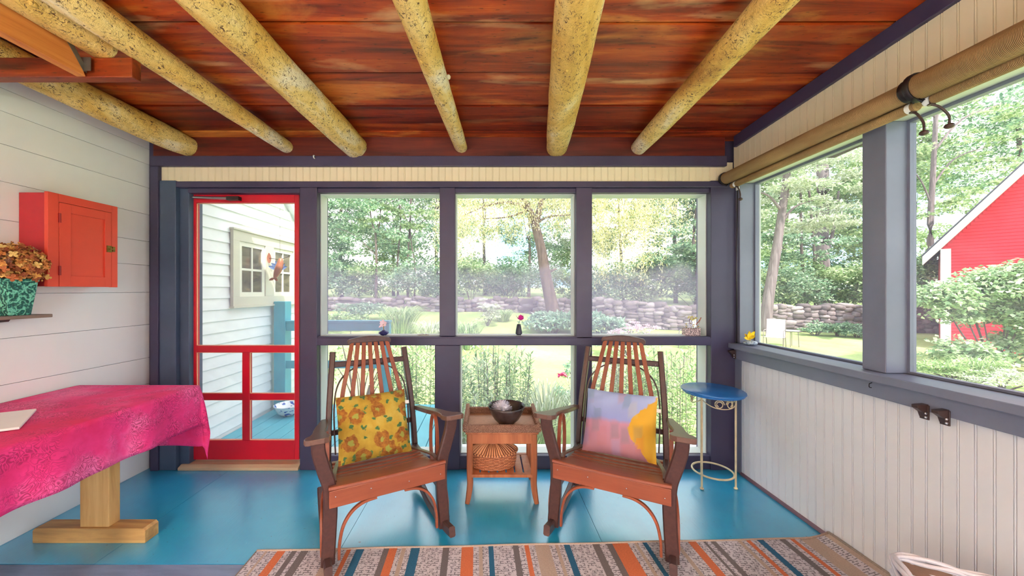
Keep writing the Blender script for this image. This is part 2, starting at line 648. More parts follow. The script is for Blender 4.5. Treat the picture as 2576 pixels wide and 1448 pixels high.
# screened openings
def screen_mat(hazy=False):
    m, nt, b = new_mat('painted_haze_screen' if hazy else 'insect_screen')
    nt.nodes.remove(b)
    out = [n for n in nt.nodes if n.type == 'OUTPUT_MATERIAL'][0]
    tr = nt.nodes.new('ShaderNodeBsdfTransparent')
    df = nt.nodes.new('ShaderNodeBsdfDiffuse')
    tl = nt.nodes.new('ShaderNodeBsdfTranslucent')
    df.inputs['Color'].default_value = lin(190, 178, 212)
    tl.inputs['Color'].default_value = lin(196, 184, 216)
    ad = nt.nodes.new('ShaderNodeMixShader')
    ad.inputs[0].default_value = 0.5
    nt.links.new(df.outputs[0], ad.inputs[1]); nt.links.new(tl.outputs[0], ad.inputs[2])
    mx = nt.nodes.new('ShaderNodeMixShader')
    v = coords(nt, 'Object', (1.0, 1.0, 1.6))
    f = ramp(nt, noise(nt, v, 1.7, 4, 0.6, 0.4), [(0.35, gray(0.04)), (0.65, gray(0.12))])
    if hazy:  # lilac haze across the lower pane, painted into the screen
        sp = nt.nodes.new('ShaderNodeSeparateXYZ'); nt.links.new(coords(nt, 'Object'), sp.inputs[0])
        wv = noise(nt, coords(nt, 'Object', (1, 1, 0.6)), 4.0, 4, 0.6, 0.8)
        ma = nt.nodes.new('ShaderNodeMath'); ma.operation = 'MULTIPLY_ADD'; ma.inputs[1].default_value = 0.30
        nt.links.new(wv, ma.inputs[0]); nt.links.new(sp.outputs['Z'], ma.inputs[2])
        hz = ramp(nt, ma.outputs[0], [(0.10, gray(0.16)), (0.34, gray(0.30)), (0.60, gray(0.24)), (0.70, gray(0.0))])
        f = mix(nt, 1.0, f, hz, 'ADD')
    nt.links.new(f, mx.inputs[0])
    nt.links.new(tr.outputs[0], mx.inputs[1]); nt.links.new(ad.outputs[0], mx.inputs[2])
    nt.links.new(mx.outputs[0], out.inputs['Surface'])
    return m


M['screen'] = screen_mat()
M['hazy'] = screen_mat(True)
win = 0


def back_window(x0, x1, z0, z1):
    """pale recessed frame and a screen"""
    global win
    win += 1
    w = thing('window_%d' % win, '', 'window', ((x0 + x1) / 2, 2.78, z0))
    del w['label'], w['category']
    w['kind'] = 'structure'
    cx = (x0 + x1) / 2
    a, b_ = x0 - cx, x1 - cx
    h = z1 - z0
    f = MB()
    t = 0.006
    f.box(a, a + t, -0.055, 0.05, 0, h); f.box(b_ - t, b_, -0.055, 0.05, 0, h)
    f.box(a + t, b_ - t, -0.055, 0.05, h - t, h); f.box(a + t, b_ - t, -0.055, 0.05, 0, t * 0.6)
    f.build('window_frame', M['sage'], w)
    s = MB(); s.box(a + t, b_ - t, 0.044, 0.046, t * 0.6, h - t)
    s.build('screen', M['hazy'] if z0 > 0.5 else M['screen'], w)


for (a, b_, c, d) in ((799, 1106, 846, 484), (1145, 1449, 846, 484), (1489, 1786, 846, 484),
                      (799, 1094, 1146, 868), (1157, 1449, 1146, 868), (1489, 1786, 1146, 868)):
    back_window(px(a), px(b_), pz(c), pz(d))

# right wall
mb = MB(); beadboard(mb, YF, 2.64, 0.0, 0.86, XR, 'Y', depth=0.0065); struct('wall_right', mb, M['whiteboard'])
mb = MB(); beadboard(mb, YF, 2.69, 2.12, 2.80, XR + 0.0, 'Y', depth=0.0065); struct('wall_right', mb, M['cream'])
mb = MB(); mb.box(XR + 0.021, XR + 0.16, YF, 2.70, -0.1, 0.84); struct('wall_right', mb, M['white'])
mb = MB(); mb.box(XR + 0.021, XR + 0.16, YF, 2.70, 2.131, 2.85); struct('wall_right', mb, M['sage'])
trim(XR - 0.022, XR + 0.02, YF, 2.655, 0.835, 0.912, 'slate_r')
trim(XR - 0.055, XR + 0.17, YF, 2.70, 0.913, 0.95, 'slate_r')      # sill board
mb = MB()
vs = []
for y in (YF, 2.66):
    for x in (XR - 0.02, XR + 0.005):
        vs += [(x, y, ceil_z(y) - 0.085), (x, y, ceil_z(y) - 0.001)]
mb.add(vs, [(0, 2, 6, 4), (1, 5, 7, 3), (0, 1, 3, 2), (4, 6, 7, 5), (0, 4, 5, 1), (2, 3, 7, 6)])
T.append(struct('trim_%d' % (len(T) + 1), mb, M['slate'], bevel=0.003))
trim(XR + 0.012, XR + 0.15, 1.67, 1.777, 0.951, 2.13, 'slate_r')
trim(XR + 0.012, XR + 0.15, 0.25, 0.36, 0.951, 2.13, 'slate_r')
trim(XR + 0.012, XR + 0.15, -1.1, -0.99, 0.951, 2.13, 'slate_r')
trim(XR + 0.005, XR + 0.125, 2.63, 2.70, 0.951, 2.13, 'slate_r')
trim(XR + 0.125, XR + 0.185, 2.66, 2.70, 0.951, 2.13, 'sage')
mb = MB(); mb.tube([(XR - 0.004, YF, 0.008), (XR - 0.004, 2.60, 0.008)], 0.013, 8)
struct('baseboard_right', mb, M['pinktrim'], smooth=True)
for (y0, y1) in ((1.777, 2.63), (0.36, 1.67), (-0.99, 0.25)):
    win += 1
    w = thing('window_%d' % win, '', 'window', (XR + 0.11, (y0 + y1) / 2, 0.952))
    del w['label'], w['category']
    w['kind'] = 'structure'
    h = 2.13 - 0.952
    a = (y1 - y0) / 2
    f = MB()
    f.box(0.0, 0.03, -a, -a + 0.012, 0, h); f.box(0.0, 0.03, a - 0.012, a, 0, h)
    f.box(0.0, 0.03, -a + 0.012, a - 0.012, h - 0.014, h); f.box(0.0, 0.03, -a + 0.012, a - 0.012, 0, 0.01)
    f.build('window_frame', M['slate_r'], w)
    s = MB(); s.box(0.014, 0.016, -a + 0.012, a - 0.012, 0.01, h - 0.014)
    s.build('screen', M['screen'], w)

# the far end of the porch behind the camera: house wall, gap left open to add sky fill
mb = MB()
mb.box(XL, -1.0, YF - 0.1, YF, 0, 2.75)
mb.box(1.2, XR, YF - 0.1, YF, 0, 2.75)
mb.box(-1.0, 1.2, YF - 0.1, YF, 2.1, 2.75)
struct('wall_front', mb, M['white'])

# ceiling beam on the back wall
mb = MB(); mb.box(px(388), px(1822), 2.67, 2.80, pz(394.5), 2.50)
o = mb.build('header_beam', M['beamdark'], bevel=0.004)
tag(o, 'dark red stained header beam over the windows that the pole ends butt against', 'beam')


# peeled log poles
def log(name, p0, p1, r0, r1, label, seed, flat=0.0):
    rg = random.Random(seed)
    P0, P1 = Vector(p0), Vector(p1)
    d = P1 - P0
    n, seg = 46, 22
    vs, fs = [], []
    ph = [rg.uniform(0, 6.28) for _ in range(6)]
    for i in range(n + 1):
        t = i / n
        c = P0 + d * t + Vector((0.010 * math.sin(5 * t + ph[0]), 0, 0.006 * math.sin(6 * t + ph[1])))
        r = r0 + (r1 - r0) * t + 0.004 * math.sin(11 * t + ph[2])
        if i >= n - 3:
            r *= (1, 0.985, 0.95, 0.93)[i - n + 3]
        for q in range(seg):
            a = 2 * PI * q / seg
            rr = r * (1 + 0.035 * math.sin(2 * a + ph[3] + 2 * t) + 0.025 * math.sin(3 * a + ph[4] + 4 * t) + 0.02 * rg.uniform(-1, 1))
            z = rr * math.sin(a)
            if flat:
                z = max(z, -r * flat)
            vs.append((c.x + rr * math.cos(a) - P0.x, c.y - P0.y, c.z + z - P0.z))
    for i in range(n):
        for q in range(seg):
            s = (q + 1) % seg
            fs.append((i * seg + q, i * seg + s, (i + 1) * seg + s, (i + 1) * seg + q))
    fs.append(tuple(range(seg - 1, -1, -1)))
    fs.append(tuple(n * seg + q for q in range(seg)))
    mb = MB(); mb.add(vs, fs)
    # knots
    for k in range(5):
        t = rg.uniform(0.35, 0.97)
        a = rg.uniform(PI * 1.05, PI * 1.95)
        r = (r0 + (r1 - r0) * t) * 0.985
        c = d * t + Vector((r * math.cos(a), 0, r * math.sin(a)))
        mb.ball(c, (0.011, 0.016, 0.011), 8, 6)
    o = mb.build(name, M['log'], smooth='auto', loc=P0)
    tag(o, label, 'log beam', 'peeled log poles under the ceiling')
    return o


YN = -1.9


def pole(label, xf, xe, rf, re, seed, dzf=1.10, dze=1.075, ye=2.668, YN=-1.9):
    # xf at Y=1.5, xe at the back beam
    sl = (xe - xf) / (ye - 1.5)
    zs_ = (dze - dzf) / (ye - 1.5)
    rs_ = (re - rf) / (ye - 1.5)
    k = YN - 1.5
    return log('log_pole', (xf + sl * k, YN, EYE + dzf + zs_ * k), (xe, ye, EYE + dze), rf + rs_ * k * 0.4, re, label, seed)


pole('yellow peeled log pole lying along the top of the white plank wall', -2.33, -2.235, 0.085, 0.078, 1, 1.115, 1.085, YN=0.3)
pole('slim peeled log pole ending above the top hinge side of the red screen door', -1.60, -1.495, 0.072, 0.056, 2, 1.13, 1.08)
pole('thick yellow log pole ending over the window with the orchid vase', -1.05, -0.99, 0.090, 0.086, 3)
pole('thin crooked log pole ending over the post between the orchid and peony windows', -0.275, -0.205, 0.076, 0.047, 4)
pole('thickest log pole, ending above the peony vase window', 0.355, 0.505, 0.098, 0.080, 5)
pole('log pole slanting toward the window with the flower box', 1.085, 1.125, 0.080, 0.053, 6)
log('log_pole', (-1.80, YN, EYE + 1.155), (-1.762, 1.63, EYE + 1.115), 0.088, 0.078,
    'short log pole that ends on the red cross beam beside the cut rafter', 9)

mb = MB(); mb.box(XL + 0.002, -1.61, 1.617, 1.662, 2.302, 2.392)
tag(mb.build('cross_beam', M['beamred'], bevel=0.004), 'dark red cross beam sticking out of the white wall near the ceiling', 'beam')
t = thing('rafter', 'tan sawn rafter with an angled cut end resting on the red cross beam', 'rafter', (-1.832, 0, 0))
mb = MB(); mb.prism([(YN, 2.30), (1.612, 2.30), (1.545, 2.436), (YN, 2.436)], -0.021, 0.021, 'YZ')
mb.build('timber', M['timber'], t, bevel=0.003)
mb = MB(); mb.prism([(1.55, 2.425), (1.612, 2.335), (1.612, 2.318), (1.60, 2.318), (1.535, 2.41)], 0.0225, 0.0245, 'YZ')
mb.obox((0.03, 1.60, 2.35), (0.05, 0.003, 0.06))
mb.build('metal_plate', M['galv'], t)


# ------------------------------------------------------------------ screen door
def build_door():
    D = 2.76
    s = D / FPX
    X = lambda x: (x - PX) * s
    Z = lambda y: EYE + (PY - y) * s
    cx = X(612)
    d = thing('door_1', '', 'door', (cx, D, 0))
    del d['label'], d['category']
    d['kind'] = 'structure'
    x = lambda v: X(v) - cx
    f = MB()
    y0, y1 = -0.018, 0.018
    f.box(x(470), x(498), y0, y1, Z(1153), Z(487)); f.box(x(744), x(755.5), y0, y1, Z(1153), Z(487))
    f.box(x(498), x(744), y0, y1, Z(511), Z(487)); f.box(x(498), x(744), y0, y1, Z(885), Z(868.5))
    f.box(x(498), x(744), y0, y1, Z(1153), Z(1105))
    f.box(x(613), x(631), y0 + 0.002, y1, Z(1105), Z(885))
    f.box(x(498), x(613), y0 + 0.002, y1, Z(1004), Z(988)); f.box(x(631), x(744), y0 + 0.002, y1, Z(1004), Z(988))
    f.build('door_frame', M['doorred'], d, bevel=0.003)
    m = MB()
    g = 0.004
    for (a, b_, c, e) in ((498, 744, 868, 512), (498, 613, 988, 885), (631, 744, 988, 885), (498, 613, 1105, 1004), (631, 744, 1105, 1004)):
        xa, xb, za, zb = x(a), x(b_), Z(c), Z(e)
        m.box(xa, xa + g, -0.012, -0.004, za, zb); m.box(xb - g, xb, -0.012, -0.004, za, zb)
        m.box(xa, xb, -0.012, -0.004, zb - g, zb); m.box(xa, xb, -0.012, -0.004, za, za + g)
    m.build('screen_moulding', paint('bare_wood_moulding', lin(228, 176, 140), 0.1, 8, 0.5, 0), d)
    sc = MB(); sc.box(x(498), x(744), 0.006, 0.008, Z(1105), Z(512))
    sc.build('screen', M['screen'], d)
    c = MB()
    c.tube([(x(500), -0.045, Z(500)), (x(582), -0.045, Z(502))], 0.0105, 12)
    o = c.build('door_closer', M['chrome'], d, smooth='auto')
    c = MB(); c.tube([(x(480), -0.045, Z(499)), (x(501), -0.045, Z(500))], 0.004, 8)
    c.tube([(x(484), -0.045, Z(505)), (x(489), -0.045, Z(499)), (x(484), -0.045, Z(495))], 0.0035, 6)
    c.build('closer_rod', M['chrome'], o)
    c = MB(); c.box(x(455), x(481), -0.055, -0.030, Z(503), Z(494)); c.box(x(582), x(612), -0.056, -0.0185, Z(507), Z(498))
    c.build('closer_bracket', M['black'], o)


build_door()
mb = MB(); mb.prism([(2.66, 0.0), (2.80, 0.0), (2.80, 0.034), (2.69, 0.034), (2.66, 0.02)], px(452), px(753), 'YZ')
T.append(struct('trim_%d' % (len(T) + 1), mb, M['threshold'], bevel=0.003))


# ------------------------------------------------------------------ roller shades on the right wall
def weave_mat():
    m, nt, b = new_mat('tan_woven_shade')
    w = nt.nodes.new('ShaderNodeTexWave')
    w.wave_type = 'BANDS'
    w.bands_direction = 'Y'
    w.inputs['Scale'].default_value = 90
    w.inputs['Distortion'].default_value = 1.2
    nt.links.new(coords(nt, 'Object'), w.inputs['Vector'])
    n = noise(nt, coords(nt, 'Object', (4, 1, 4)), 5, 4)
    base = ramp(nt, n, [(0.3, lin(150, 118, 76)), (0.7, lin(196, 162, 110))])
    c = mix(nt, w.outputs['Fac'], base, lin(128, 96, 60))
    nt.links.new(c, b.inputs['Base Color'])
    b.inputs['Roughness'].default_value = 0.7
    bump(nt, b, w.outputs['Fac'], 0.5, 0.003)
    return m


M['weave'] = weave_mat()


def spiral_roll(mb, x, z, y0, y1, r, seg=20):
    mb.tube([(x, y0, z), (x, y0 + 0.006, z), (x, y1 - 0.006, z), (x, y1, z)], r, seg, scale=[0.93, 1, 1, 0.93])


def shade(label, y0, y1, r, crank_ys, crank_lab):
    t = thing('roller_shade', label, 'roller shade', (1.752, (y0 + y1) / 2, 2.165), 0, 'rolled tan shades above the side openings')
    h = (y1 - y0) / 2
    mb = MB(); spiral_roll(mb, 0, 0.0, -h, h, r)
    mb.build('fabric_roll', M['weave'], t, smooth='auto')
    mb = MB(); spiral_roll(mb, 0.035, -0.058, -h - 0.01, h - 0.02, 0.021, 14)
    mb.box(0.034, 0.037, -h, h - 0.02, -0.06, 0.0)
    mb.build('hem_tube', M['weave'], t, smooth='auto')
    for yy in (-h - 0.013, h + 0.005):
        mb = MB()
        mb.lathe([(r * 1.08, -0.012), (r * 1.15, -0.006), (r * 1.15, 0.006), (r * 1.0, 0.012)], seg=20)
        mb.v = [(p[0], p[2], p[1]) for p in mb.v]
        mb.v = [(p[0], p[1] + yy, p[2]) for p in mb.v]
        mb.box(0.0, 0.092, yy - 0.007, yy + 0.007, -0.018, 0.018)
        mb.tube([(-0.01, yy - 0.012, -r - 0.004), (0.0, yy - 0.014, -r - 0.014), (0.012, yy - 0.012, -r - 0.004), (0.0, yy - 0.011, -r + 0.006)], 0.004, 6, closed=True)
        br = mb.build('bracket', M['black'], t, smooth='auto')
    for cy, lean in crank_ys:
        mb = MB()
        z0 = -0.058
        mb.tube([(0.035, cy, z0), (0.035, cy, z0 - 0.022)], 0.012, 10)
        path = smooth_path([(0.035, cy, z0 - 0.02), (0.04 + lean, cy - 0.012, z0 - 0.035), (0.05 + lean * 2, cy - 0.024, z0 - 0.075), (0.05 + lean * 2, cy - 0.026, z0 - 0.11)], 5)
        mb.tube(path, 0.0045, 8)
        mb.ball(path[-1] + Vector((0, 0, -0.008)), (0.015, 0.015, 0.011), 12, 8)
        cr = mb.build('crank', M['brownmetal'], t, smooth='auto')
        mb = MB(); mb.tube([(0.035, cy - 0.002, z0), (0.035, cy + 0.016, z0)], 0.0215, 14)
        mb.build('end_cap', M['whiteplastic'], cr, smooth='auto')
    return t


shade('rolled tan woven shade between the corner post and the joint with cranks', 1.50, 2.64, 0.042, [(-0.565, 0.0), (0.50, -0.004)], '')
shade('fatter rolled tan woven shade over the opening that shows the red barn', 0.10, 1.455, 0.052, [(0.665, 0.012)], '')
mb = MB(); mb.obox((1.80, 2.58, 2.075), (0.003, 0.035, 0.022))
tag(mb.build('plastic_tag', M['whiteplastic']), 'small white plastic clip under the shade tube at the corner', 'clip')
mb = MB()
mb.tube([(1.826, 2.62, 2.09), (1.822, 2.622, 1.5), (1.821, 2.62, 0.955)], 0.0035, 6)
tag(mb.build('shade_cord', M['black'], smooth=True), 'thin black cord hanging down the corner beside the rolled shade', 'cord')


def cleat(label, y, z):
    t = thing('cord_cleat', label, 'cleat', (XR - 0.022, y, z), 0, 'dark cord cleats under the side sill')
    mb = MB()
    mb.box(-0.006, 0.0, -0.016, 0.016, -0.03, 0.03)
    mb.prism([(-0.045, 0.03), (-0.0, 0.034), (-0.0, -0.02), (-0.012, -0.022), (-0.02, 0.0), (-0.045, 0.018)], -0.012, 0.012, 'XZ')
    mb.build('body', M['brownmetal'], t, bevel=0.002)
    for zz in (0.004, -0.012):
        mb = MB(); mb.ball((-0.013, -0.0125, zz - 0.006), (0.006, 0.004, 0.006), 8, 6)
        mb.build('screw', M['chrome'], t, smooth=True)
    return t


cleat('dark cord cleat on the sill board close to the corner post', 2.645, 0.868)
cleat('dark cord cleat under the barn window, the one nearer the blue table', 1.492, 0.832)
cleat('dark cord cleat under the barn window, the one further from the blue table', 1.425, 0.832)
mb = MB(); mb.tube(smooth_path([(XR - 0.022, 1.70, 0.90), (XR - 0.034, 1.70, 0.895), (XR - 0.034, 1.70, 0.88), (XR - 0.024, 1.70, 0.877)], 4), 0.002, 6)
tag(mb.build('small_hook', M['black']), 'tiny dark hook screwed in below the thick grey post', 'hook')
mb = MB(); mb.tube(smooth_path([(px(795), 2.655, 2.34), (px(795), 2.64, 2.335), (px(796), 2.64, 2.32), (px(796), 2.652, 2.318)], 4), 0.004, 8)
tag(mb.build('cup_hook', M['whiteplastic'], smooth=True), 'little white hook on the dark beam above the screen door', 'hook')


# ------------------------------------------------------------------ rocking chairs
def make_rocker(loc, rotz, label):
    t = thing('rocking_chair', label, 'rocking chair', loc, rotz, 'slatted rocking chairs on the teal floor')
    # seat: slats dipping towards the back
    mb = MB()
    n = 9
    for i in range(n):
        y = -0.036 + i * 0.0535
        u = (y + 0.036) / 0.47
        z = 0.401 - 0.085 * u - 0.022 * math.sin(PI * min(1, u * 1.1))
        hw = 0.262 - 0.018 * u
        if i == 0:
            hw = 0.292
        if i < 2:
            hw = min(hw, 0.292)
        pts = [(-hw + 2 * hw * k / 8, y + 0.022, z - 0.006 * (1 - (2 * k / 8 - 1) ** 2)) for k in range(9)]
        mb.bar(pts, 0.046, 0.016, ref=(0, 1, -0.18))
    mb.build('seat', M['orange'], t, smooth='auto')
    mb = MB(); mb.box(-0.29, 0.29, -0.036, -0.014, 0.312, 0.394)
    ap = mb.build('front_apron', M['orange'], t, bevel=0.003)
    for sx in (-0.262, -0.10, 0.09, 0.262):
        mb = MB(); mb.ball((sx, -0.037, 0.355 + 0.01 * math.sin(sx * 40)), (0.0035, 0.002, 0.0035), 8, 6)
        mb.build('screw', M['chrome'], ap, smooth=True)
    for s in (-1, 1):
        # curved front leg that carries the arm
        path = smooth_path([(s * 0.337, -0.005, 0.632), (s * 0.332, 0.000, 0.57), (s * 0.309, 0.006, 0.48), (s * 0.287, 0.008, 0.40),
                            (s * 0.281, 0.008, 0.30), (s * 0.286, 0.006, 0.18), (s * 0.292, 0.0, 0.09), (s * 0.294, -0.004, 0.035)], 5)
        mb = MB(); mb.bar(path, 0.062, 0.034, ref=(1, 0, 0))
        mb.build('front_leg', M['brown'], t, smooth='auto')
        # rear leg and tall back post
        path = smooth_path([(s * 0.268, 0.445, 0.05), (s * 0.266, 0.448, 0.20), (s * 0.262, 0.462, 0.36), (s * 0.252, 0.51, 0.62), (s * 0.226, 0.598, 0.948)], 4)
        mb = MB(); mb.bar(path, 0.034, 0.040, ref=(1, 0, 0))
        mb.build('back_post', M['brown'], t, smooth='auto')
        mb = MB()
        mb.box(s * 0.262 - 0.012, s * 0.262 + 0.012, 0.015, 0.46, 0.26, 0.335)
        mb.build('side_rail', M['brown'], t, bevel=0.002)
        # curved strip along the side of the seat
        path = smooth_path([(s * 0.262, 0.035, 0.402), (s * 0.258, 0.10, 0.402), (s * 0.235, 0.25, 0.372), (s * 0.205, 0.38, 0.347), (s * 0.13, 0.455, 0.338)], 5)
        mb = MB(); mb.bar(path, 0.010, 0.022, ref=(0, 0, 1))
        mb.build('seat_edge_strip', M['brown_sheen'], t, smooth='auto')
        # runner
        path = [(s * 0.298, y, 0.032 + (y - 0.18) ** 2 * 0.42) for y in [-0.115 + 0.7 * k / 16 for k in range(17)]]
        mb = MB(); mb.bar(path, 0.052, 0.034, ref=(0, 0, 1))
        mb.build('runner', M['brown'], t, smooth='auto')
        # arm
        r = []
        # (y, inner offset, outer offset) about the arm's centre line
        ol = [(-0.062, -0.030, 0.030), (-0.052, -0.050, 0.052), (-0.020, -0.056, 0.060), (0.015, -0.052, 0.056), (0.045, -0.036, 0.040),
              (0.10, -0.026, 0.034), (0.17, -0.024, 0.036), (0.25, -0.028, 0.034), (0.32, -0.026, 0.028), (0.40, -0.022, 0.022), (0.475, -0.018, 0.018)]
        top, bot = [], []
        vs, fs = [], []
        for (y, a, b_) in ol:
            u = (y + 0.062) / 0.537
            c = 0.342 - 0.062 * u
            z = 0.652 - 0.088 * u
            x0, x1 = s * (c + a), s * (c + b_)
            vs += [(x0, y, z - 0.018), (x1, y, z - 0.018), (x1, y, z + 0.008), (x0, y, z + 0.008)]
        L = len(ol)
        for k in range(L - 1):
            q = k * 4
            for e in range(4):
                g = (e + 1) % 4
                fs.append((q + e, q + g, q + 4 + g, q + 4 + e))
        fs += [(3, 2, 1, 0), tuple((L - 1) * 4 + e for e in range(4))]
        if s < 0:
            fs = [tuple(reversed(f)) for f in fs]
        mb = MB(); mb.add(vs, fs)
        mb.build('arm', M['brown_sheen'], t, bevel=0.004)
        # bent hoop under the arm
        path = [(s * 0.290, 0.150 + 0.060 * math.sin(a), 0.455 + 0.155 * math.cos(a)) for a in [2 * PI * k / 28 for k in range(28)]]
        mb = MB(); mb.bar(path, 0.020, 0.008, ref=(1, 0, 0), closed=True)
        mb.build('side_hoop', M['orange'], t, smooth='auto')
        # bent strips below the seat
        path = smooth_path([(s * 0.246, -0.02, 0.055), (s * 0.243, -0.02, 0.13), (s * 0.225, -0.02, 0.21), (s * 0.185, -0.02, 0.268), (s * 0.13, -0.02, 0.298), (s * 0.07, -0.02, 0.3045)], 5)
        mb = MB(); mb.bar(path, 0.012, 0.022, ref=(1, 0, 0))
        mb.build('bent_brace', M['orange'], t, smooth='auto')
        path = smooth_path([(s * 0.320, 0.012, 0.072), (s * 0.3215, 0.02, 0.16), (s * 0.318, 0.06, 0.25), (s * 0.306, 0.15, 0.295), (s * 0.282, 0.24, 0.300)], 5)
        mb = MB(); mb.bar(path, 0.012, 0.024, ref=(1, 0, 0))
        mb.build('bent_brace', M['orange'], t, smooth='auto')
    mb = MB(); mb.box(-0.262, 0.262, 0.452, 0.474, 0.245, 0.30); mb.build('rear_rail', M['brown'], t, bevel=0.002)
    mb = MB(); mb.bar([(-0.235, 0.577, 0.872), (0.235, 0.577, 0.872)], 0.034, 0.022, ref=(0, 0, 1)); mb.build('top_rail', M['brown'], t, smooth='auto')
    mb = MB(); mb.bar([(-0.256, 0.486, 0.478), (0.256, 0.486, 0.478)], 0.030, 0.022, ref=(0, 0, 1)); mb.build('lower_rail', M['brown'], t, smooth='auto')
    # bow behind the slats
    path = smooth_path([(-0.222, 0.448, 0.36), (-0.226, 0.475, 0.50), (-0.225, 0.507, 0.62), (-0.208, 0.535, 0.73), (-0.165, 0.555, 0.80), (-0.09, 0.566, 0.846), (0, 0.569, 0.858),
                        (0.09, 0.566, 0.846), (0.165, 0.555, 0.80), (0.208, 0.535, 0.73), (0.225, 0.507, 0.62), (0.226, 0.475, 0.50), (0.222, 0.448, 0.36)], 4)
    mb = MB(); mb.bar(path, 0.018, 0.008, ref=(0, 1, 0)); mb.build('back_bow', M['brown'], t, smooth='auto')
    # seven fanned slats
    for i in range(7):
        u = (i - 3) / 3
        path = smooth_path([(u * 0.150, 0.418, 0.345), (u * 0.178, 0.440, 0.45), (u * 0.188, 0.478, 0.60), (u * 0.172, 0.515, 0.72), (u * 0.140, 0.553, 0.86), (u * 0.110, 0.598, 1.005)], 4)
        mb = MB(); mb.bar(path, 0.026, 0.011, ref=(1, 0, 0)); mb.build('back_slat', M['slatw'], t, smooth='auto')
    # crest
    pl = [(-0.137, 0.988), (-0.120, 0.988), (-0.116, 0.998), (0.116, 0.998), (0.120, 0.988), (0.137, 0.988), (0.139, 1.008), (0.128, 1.022), (0.09, 1.030), (0.04, 1.038), (0, 1.040),
          (-0.04, 1.038), (-0.09, 1.030), (-0.128, 1.022), (-0.139, 1.008)]
    mb = MB(); mb.prism(pl, 0.588, 0.626, 'XZ'); mb.build('crest_rail', M['brown'], t, bevel=0.004)
    return t


RA = math.radians(27.9)
RB = math.radians(-27.2)
rock_a = make_rocker((-0.506, 1.845, 0), RA, 'rocking chair holding the yellow sunflower-pattern cushion, facing slightly toward the room centre')
rock_b = dup(rock_a, (0.627, 1.860, 0), RB, 'rocking chair holding the blue and mauve picture cushion, beside the blue round table')


# ------------------------------------------------------------------ cushions
def cushion_mesh(w, h, t, seed):
    n = 26
    rg = np.random.default_rng(seed)
    vs, fs = [], []
    for side in (1, -1):
        for i in range(n + 1):
            for j in range(n + 1):
                u, v = 2 * i / n - 1, 2 * j / n - 1
                prof = (max(0, 1 - abs(u) ** 2.6) * max(0, 1 - abs(v) ** 2.6)) ** 0.55
                pinch = 1 - 0.035 * (1 - abs(v) ** 2) * abs(u) ** 3
                pinch2 = 1 - 0.035 * (1 - abs(u) ** 2) * abs(v) ** 3
                wr = 0.003 * math.sin(7 * u + 3 * v + seed) + 0.004 * math.sin(5 * v - 9 * u * v + seed * 2)
                vs.append((u * w / 2 * pinch, -side * (t / 2 * prof + wr * prof), v * h / 2 * pinch2))
        for i in range(n):
            for j in range(n):
                a = (0 if side == 1 else (n + 1) ** 2) + i * (n + 1) + j
                q = (a, a + n + 1, a + n + 2, a + 1)
                fs.append(q if side == 1 else tuple(reversed(q)))
    mb = MB(); mb.add(vs, fs)
    return mb


def print_a():
    """yellow cloth with scattered ochre flower discs"""
    m, nt, b = new_mat('yellow_flower_print')
    v = coords(nt, 'Object')
    base = ramp(nt, noise(nt, v, 8, 5, 0.6), [(0.3, lin(158, 122, 26)), (0.55, lin(184, 154, 52)), (0.75, lin(194, 172, 86))])

    def discs(scale, off, r0, r1, c_out, c_in, base):
        mp = nt.nodes.new('ShaderNodeMapping')
        mp.inputs['Location'].default_value = off
        nt.links.new(v, mp.inputs['Vector'])
        dn = nt.nodes.new('ShaderNodeTexNoise'); dn.inputs['Scale'].default_value = 38; dn.inputs['Detail'].default_value = 2
        nt.links.new(v, dn.inputs['Vector'])
        vm = nt.nodes.new('ShaderNodeVectorMath'); vm.operation = 'SCALE'; vm.inputs['Scale'].default_value = 0.05
        nt.links.new(dn.outputs['Color'], vm.inputs[0])
        va = nt.nodes.new('ShaderNodeVectorMath'); va.operation = 'ADD'
        nt.links.new(mp.outputs['Vector'], va.inputs[0]); nt.links.new(vm.outputs['Vector'], va.inputs[1])
        sp = nt.nodes.new('ShaderNodeSeparateXYZ'); nt.links.new(va.outputs['Vector'], sp.inputs[0])
        cb = nt.nodes.new('ShaderNodeCombineXYZ'); nt.links.new(sp.outputs['X'], cb.inputs[0]); nt.links.new(sp.outputs['Z'], cb.inputs[1])
        vo = nt.nodes.new('ShaderNodeTexVoronoi'); vo.voronoi_dimensions = '2D'; vo.inputs['Scale'].default_value = scale; vo.inputs['Randomness'].default_value = 0.75
        nt.links.new(cb.outputs[0], vo.inputs['Vector'])
        f = ramp(nt, vo.outputs['Distance'], [(r0, gray(1)), (r1, gray(0))])
        c = mix(nt, f, base, c_out)
        f2 = ramp(nt, vo.outputs['Distance'], [(r0 * 0.32, gray(1)), (r0 * 0.4, gray(0))])
        return mix(nt, f2, c, c_in)
    c = discs(16, (0.3, 0, 0.7), 0.16, 0.22, lin(70, 112, 64), lin(70, 112, 64), base)
    och = ramp(nt, noise(nt, v, 40, 4, 0.7), [(0.35, lin(122, 68, 18)), (0.65, lin(170, 112, 32))])
    c = discs(8.0, (0.13, 0, 0.2), 0.33, 0.37, och, lin(150, 152, 66), c)
    nt.links.new(c, b.inputs['Base Color'])
    b.inputs['Roughness'].default_value = 0.8
    bump(nt, b, noise(nt, v, 400, 2), 0.1, 0.001)
    return m


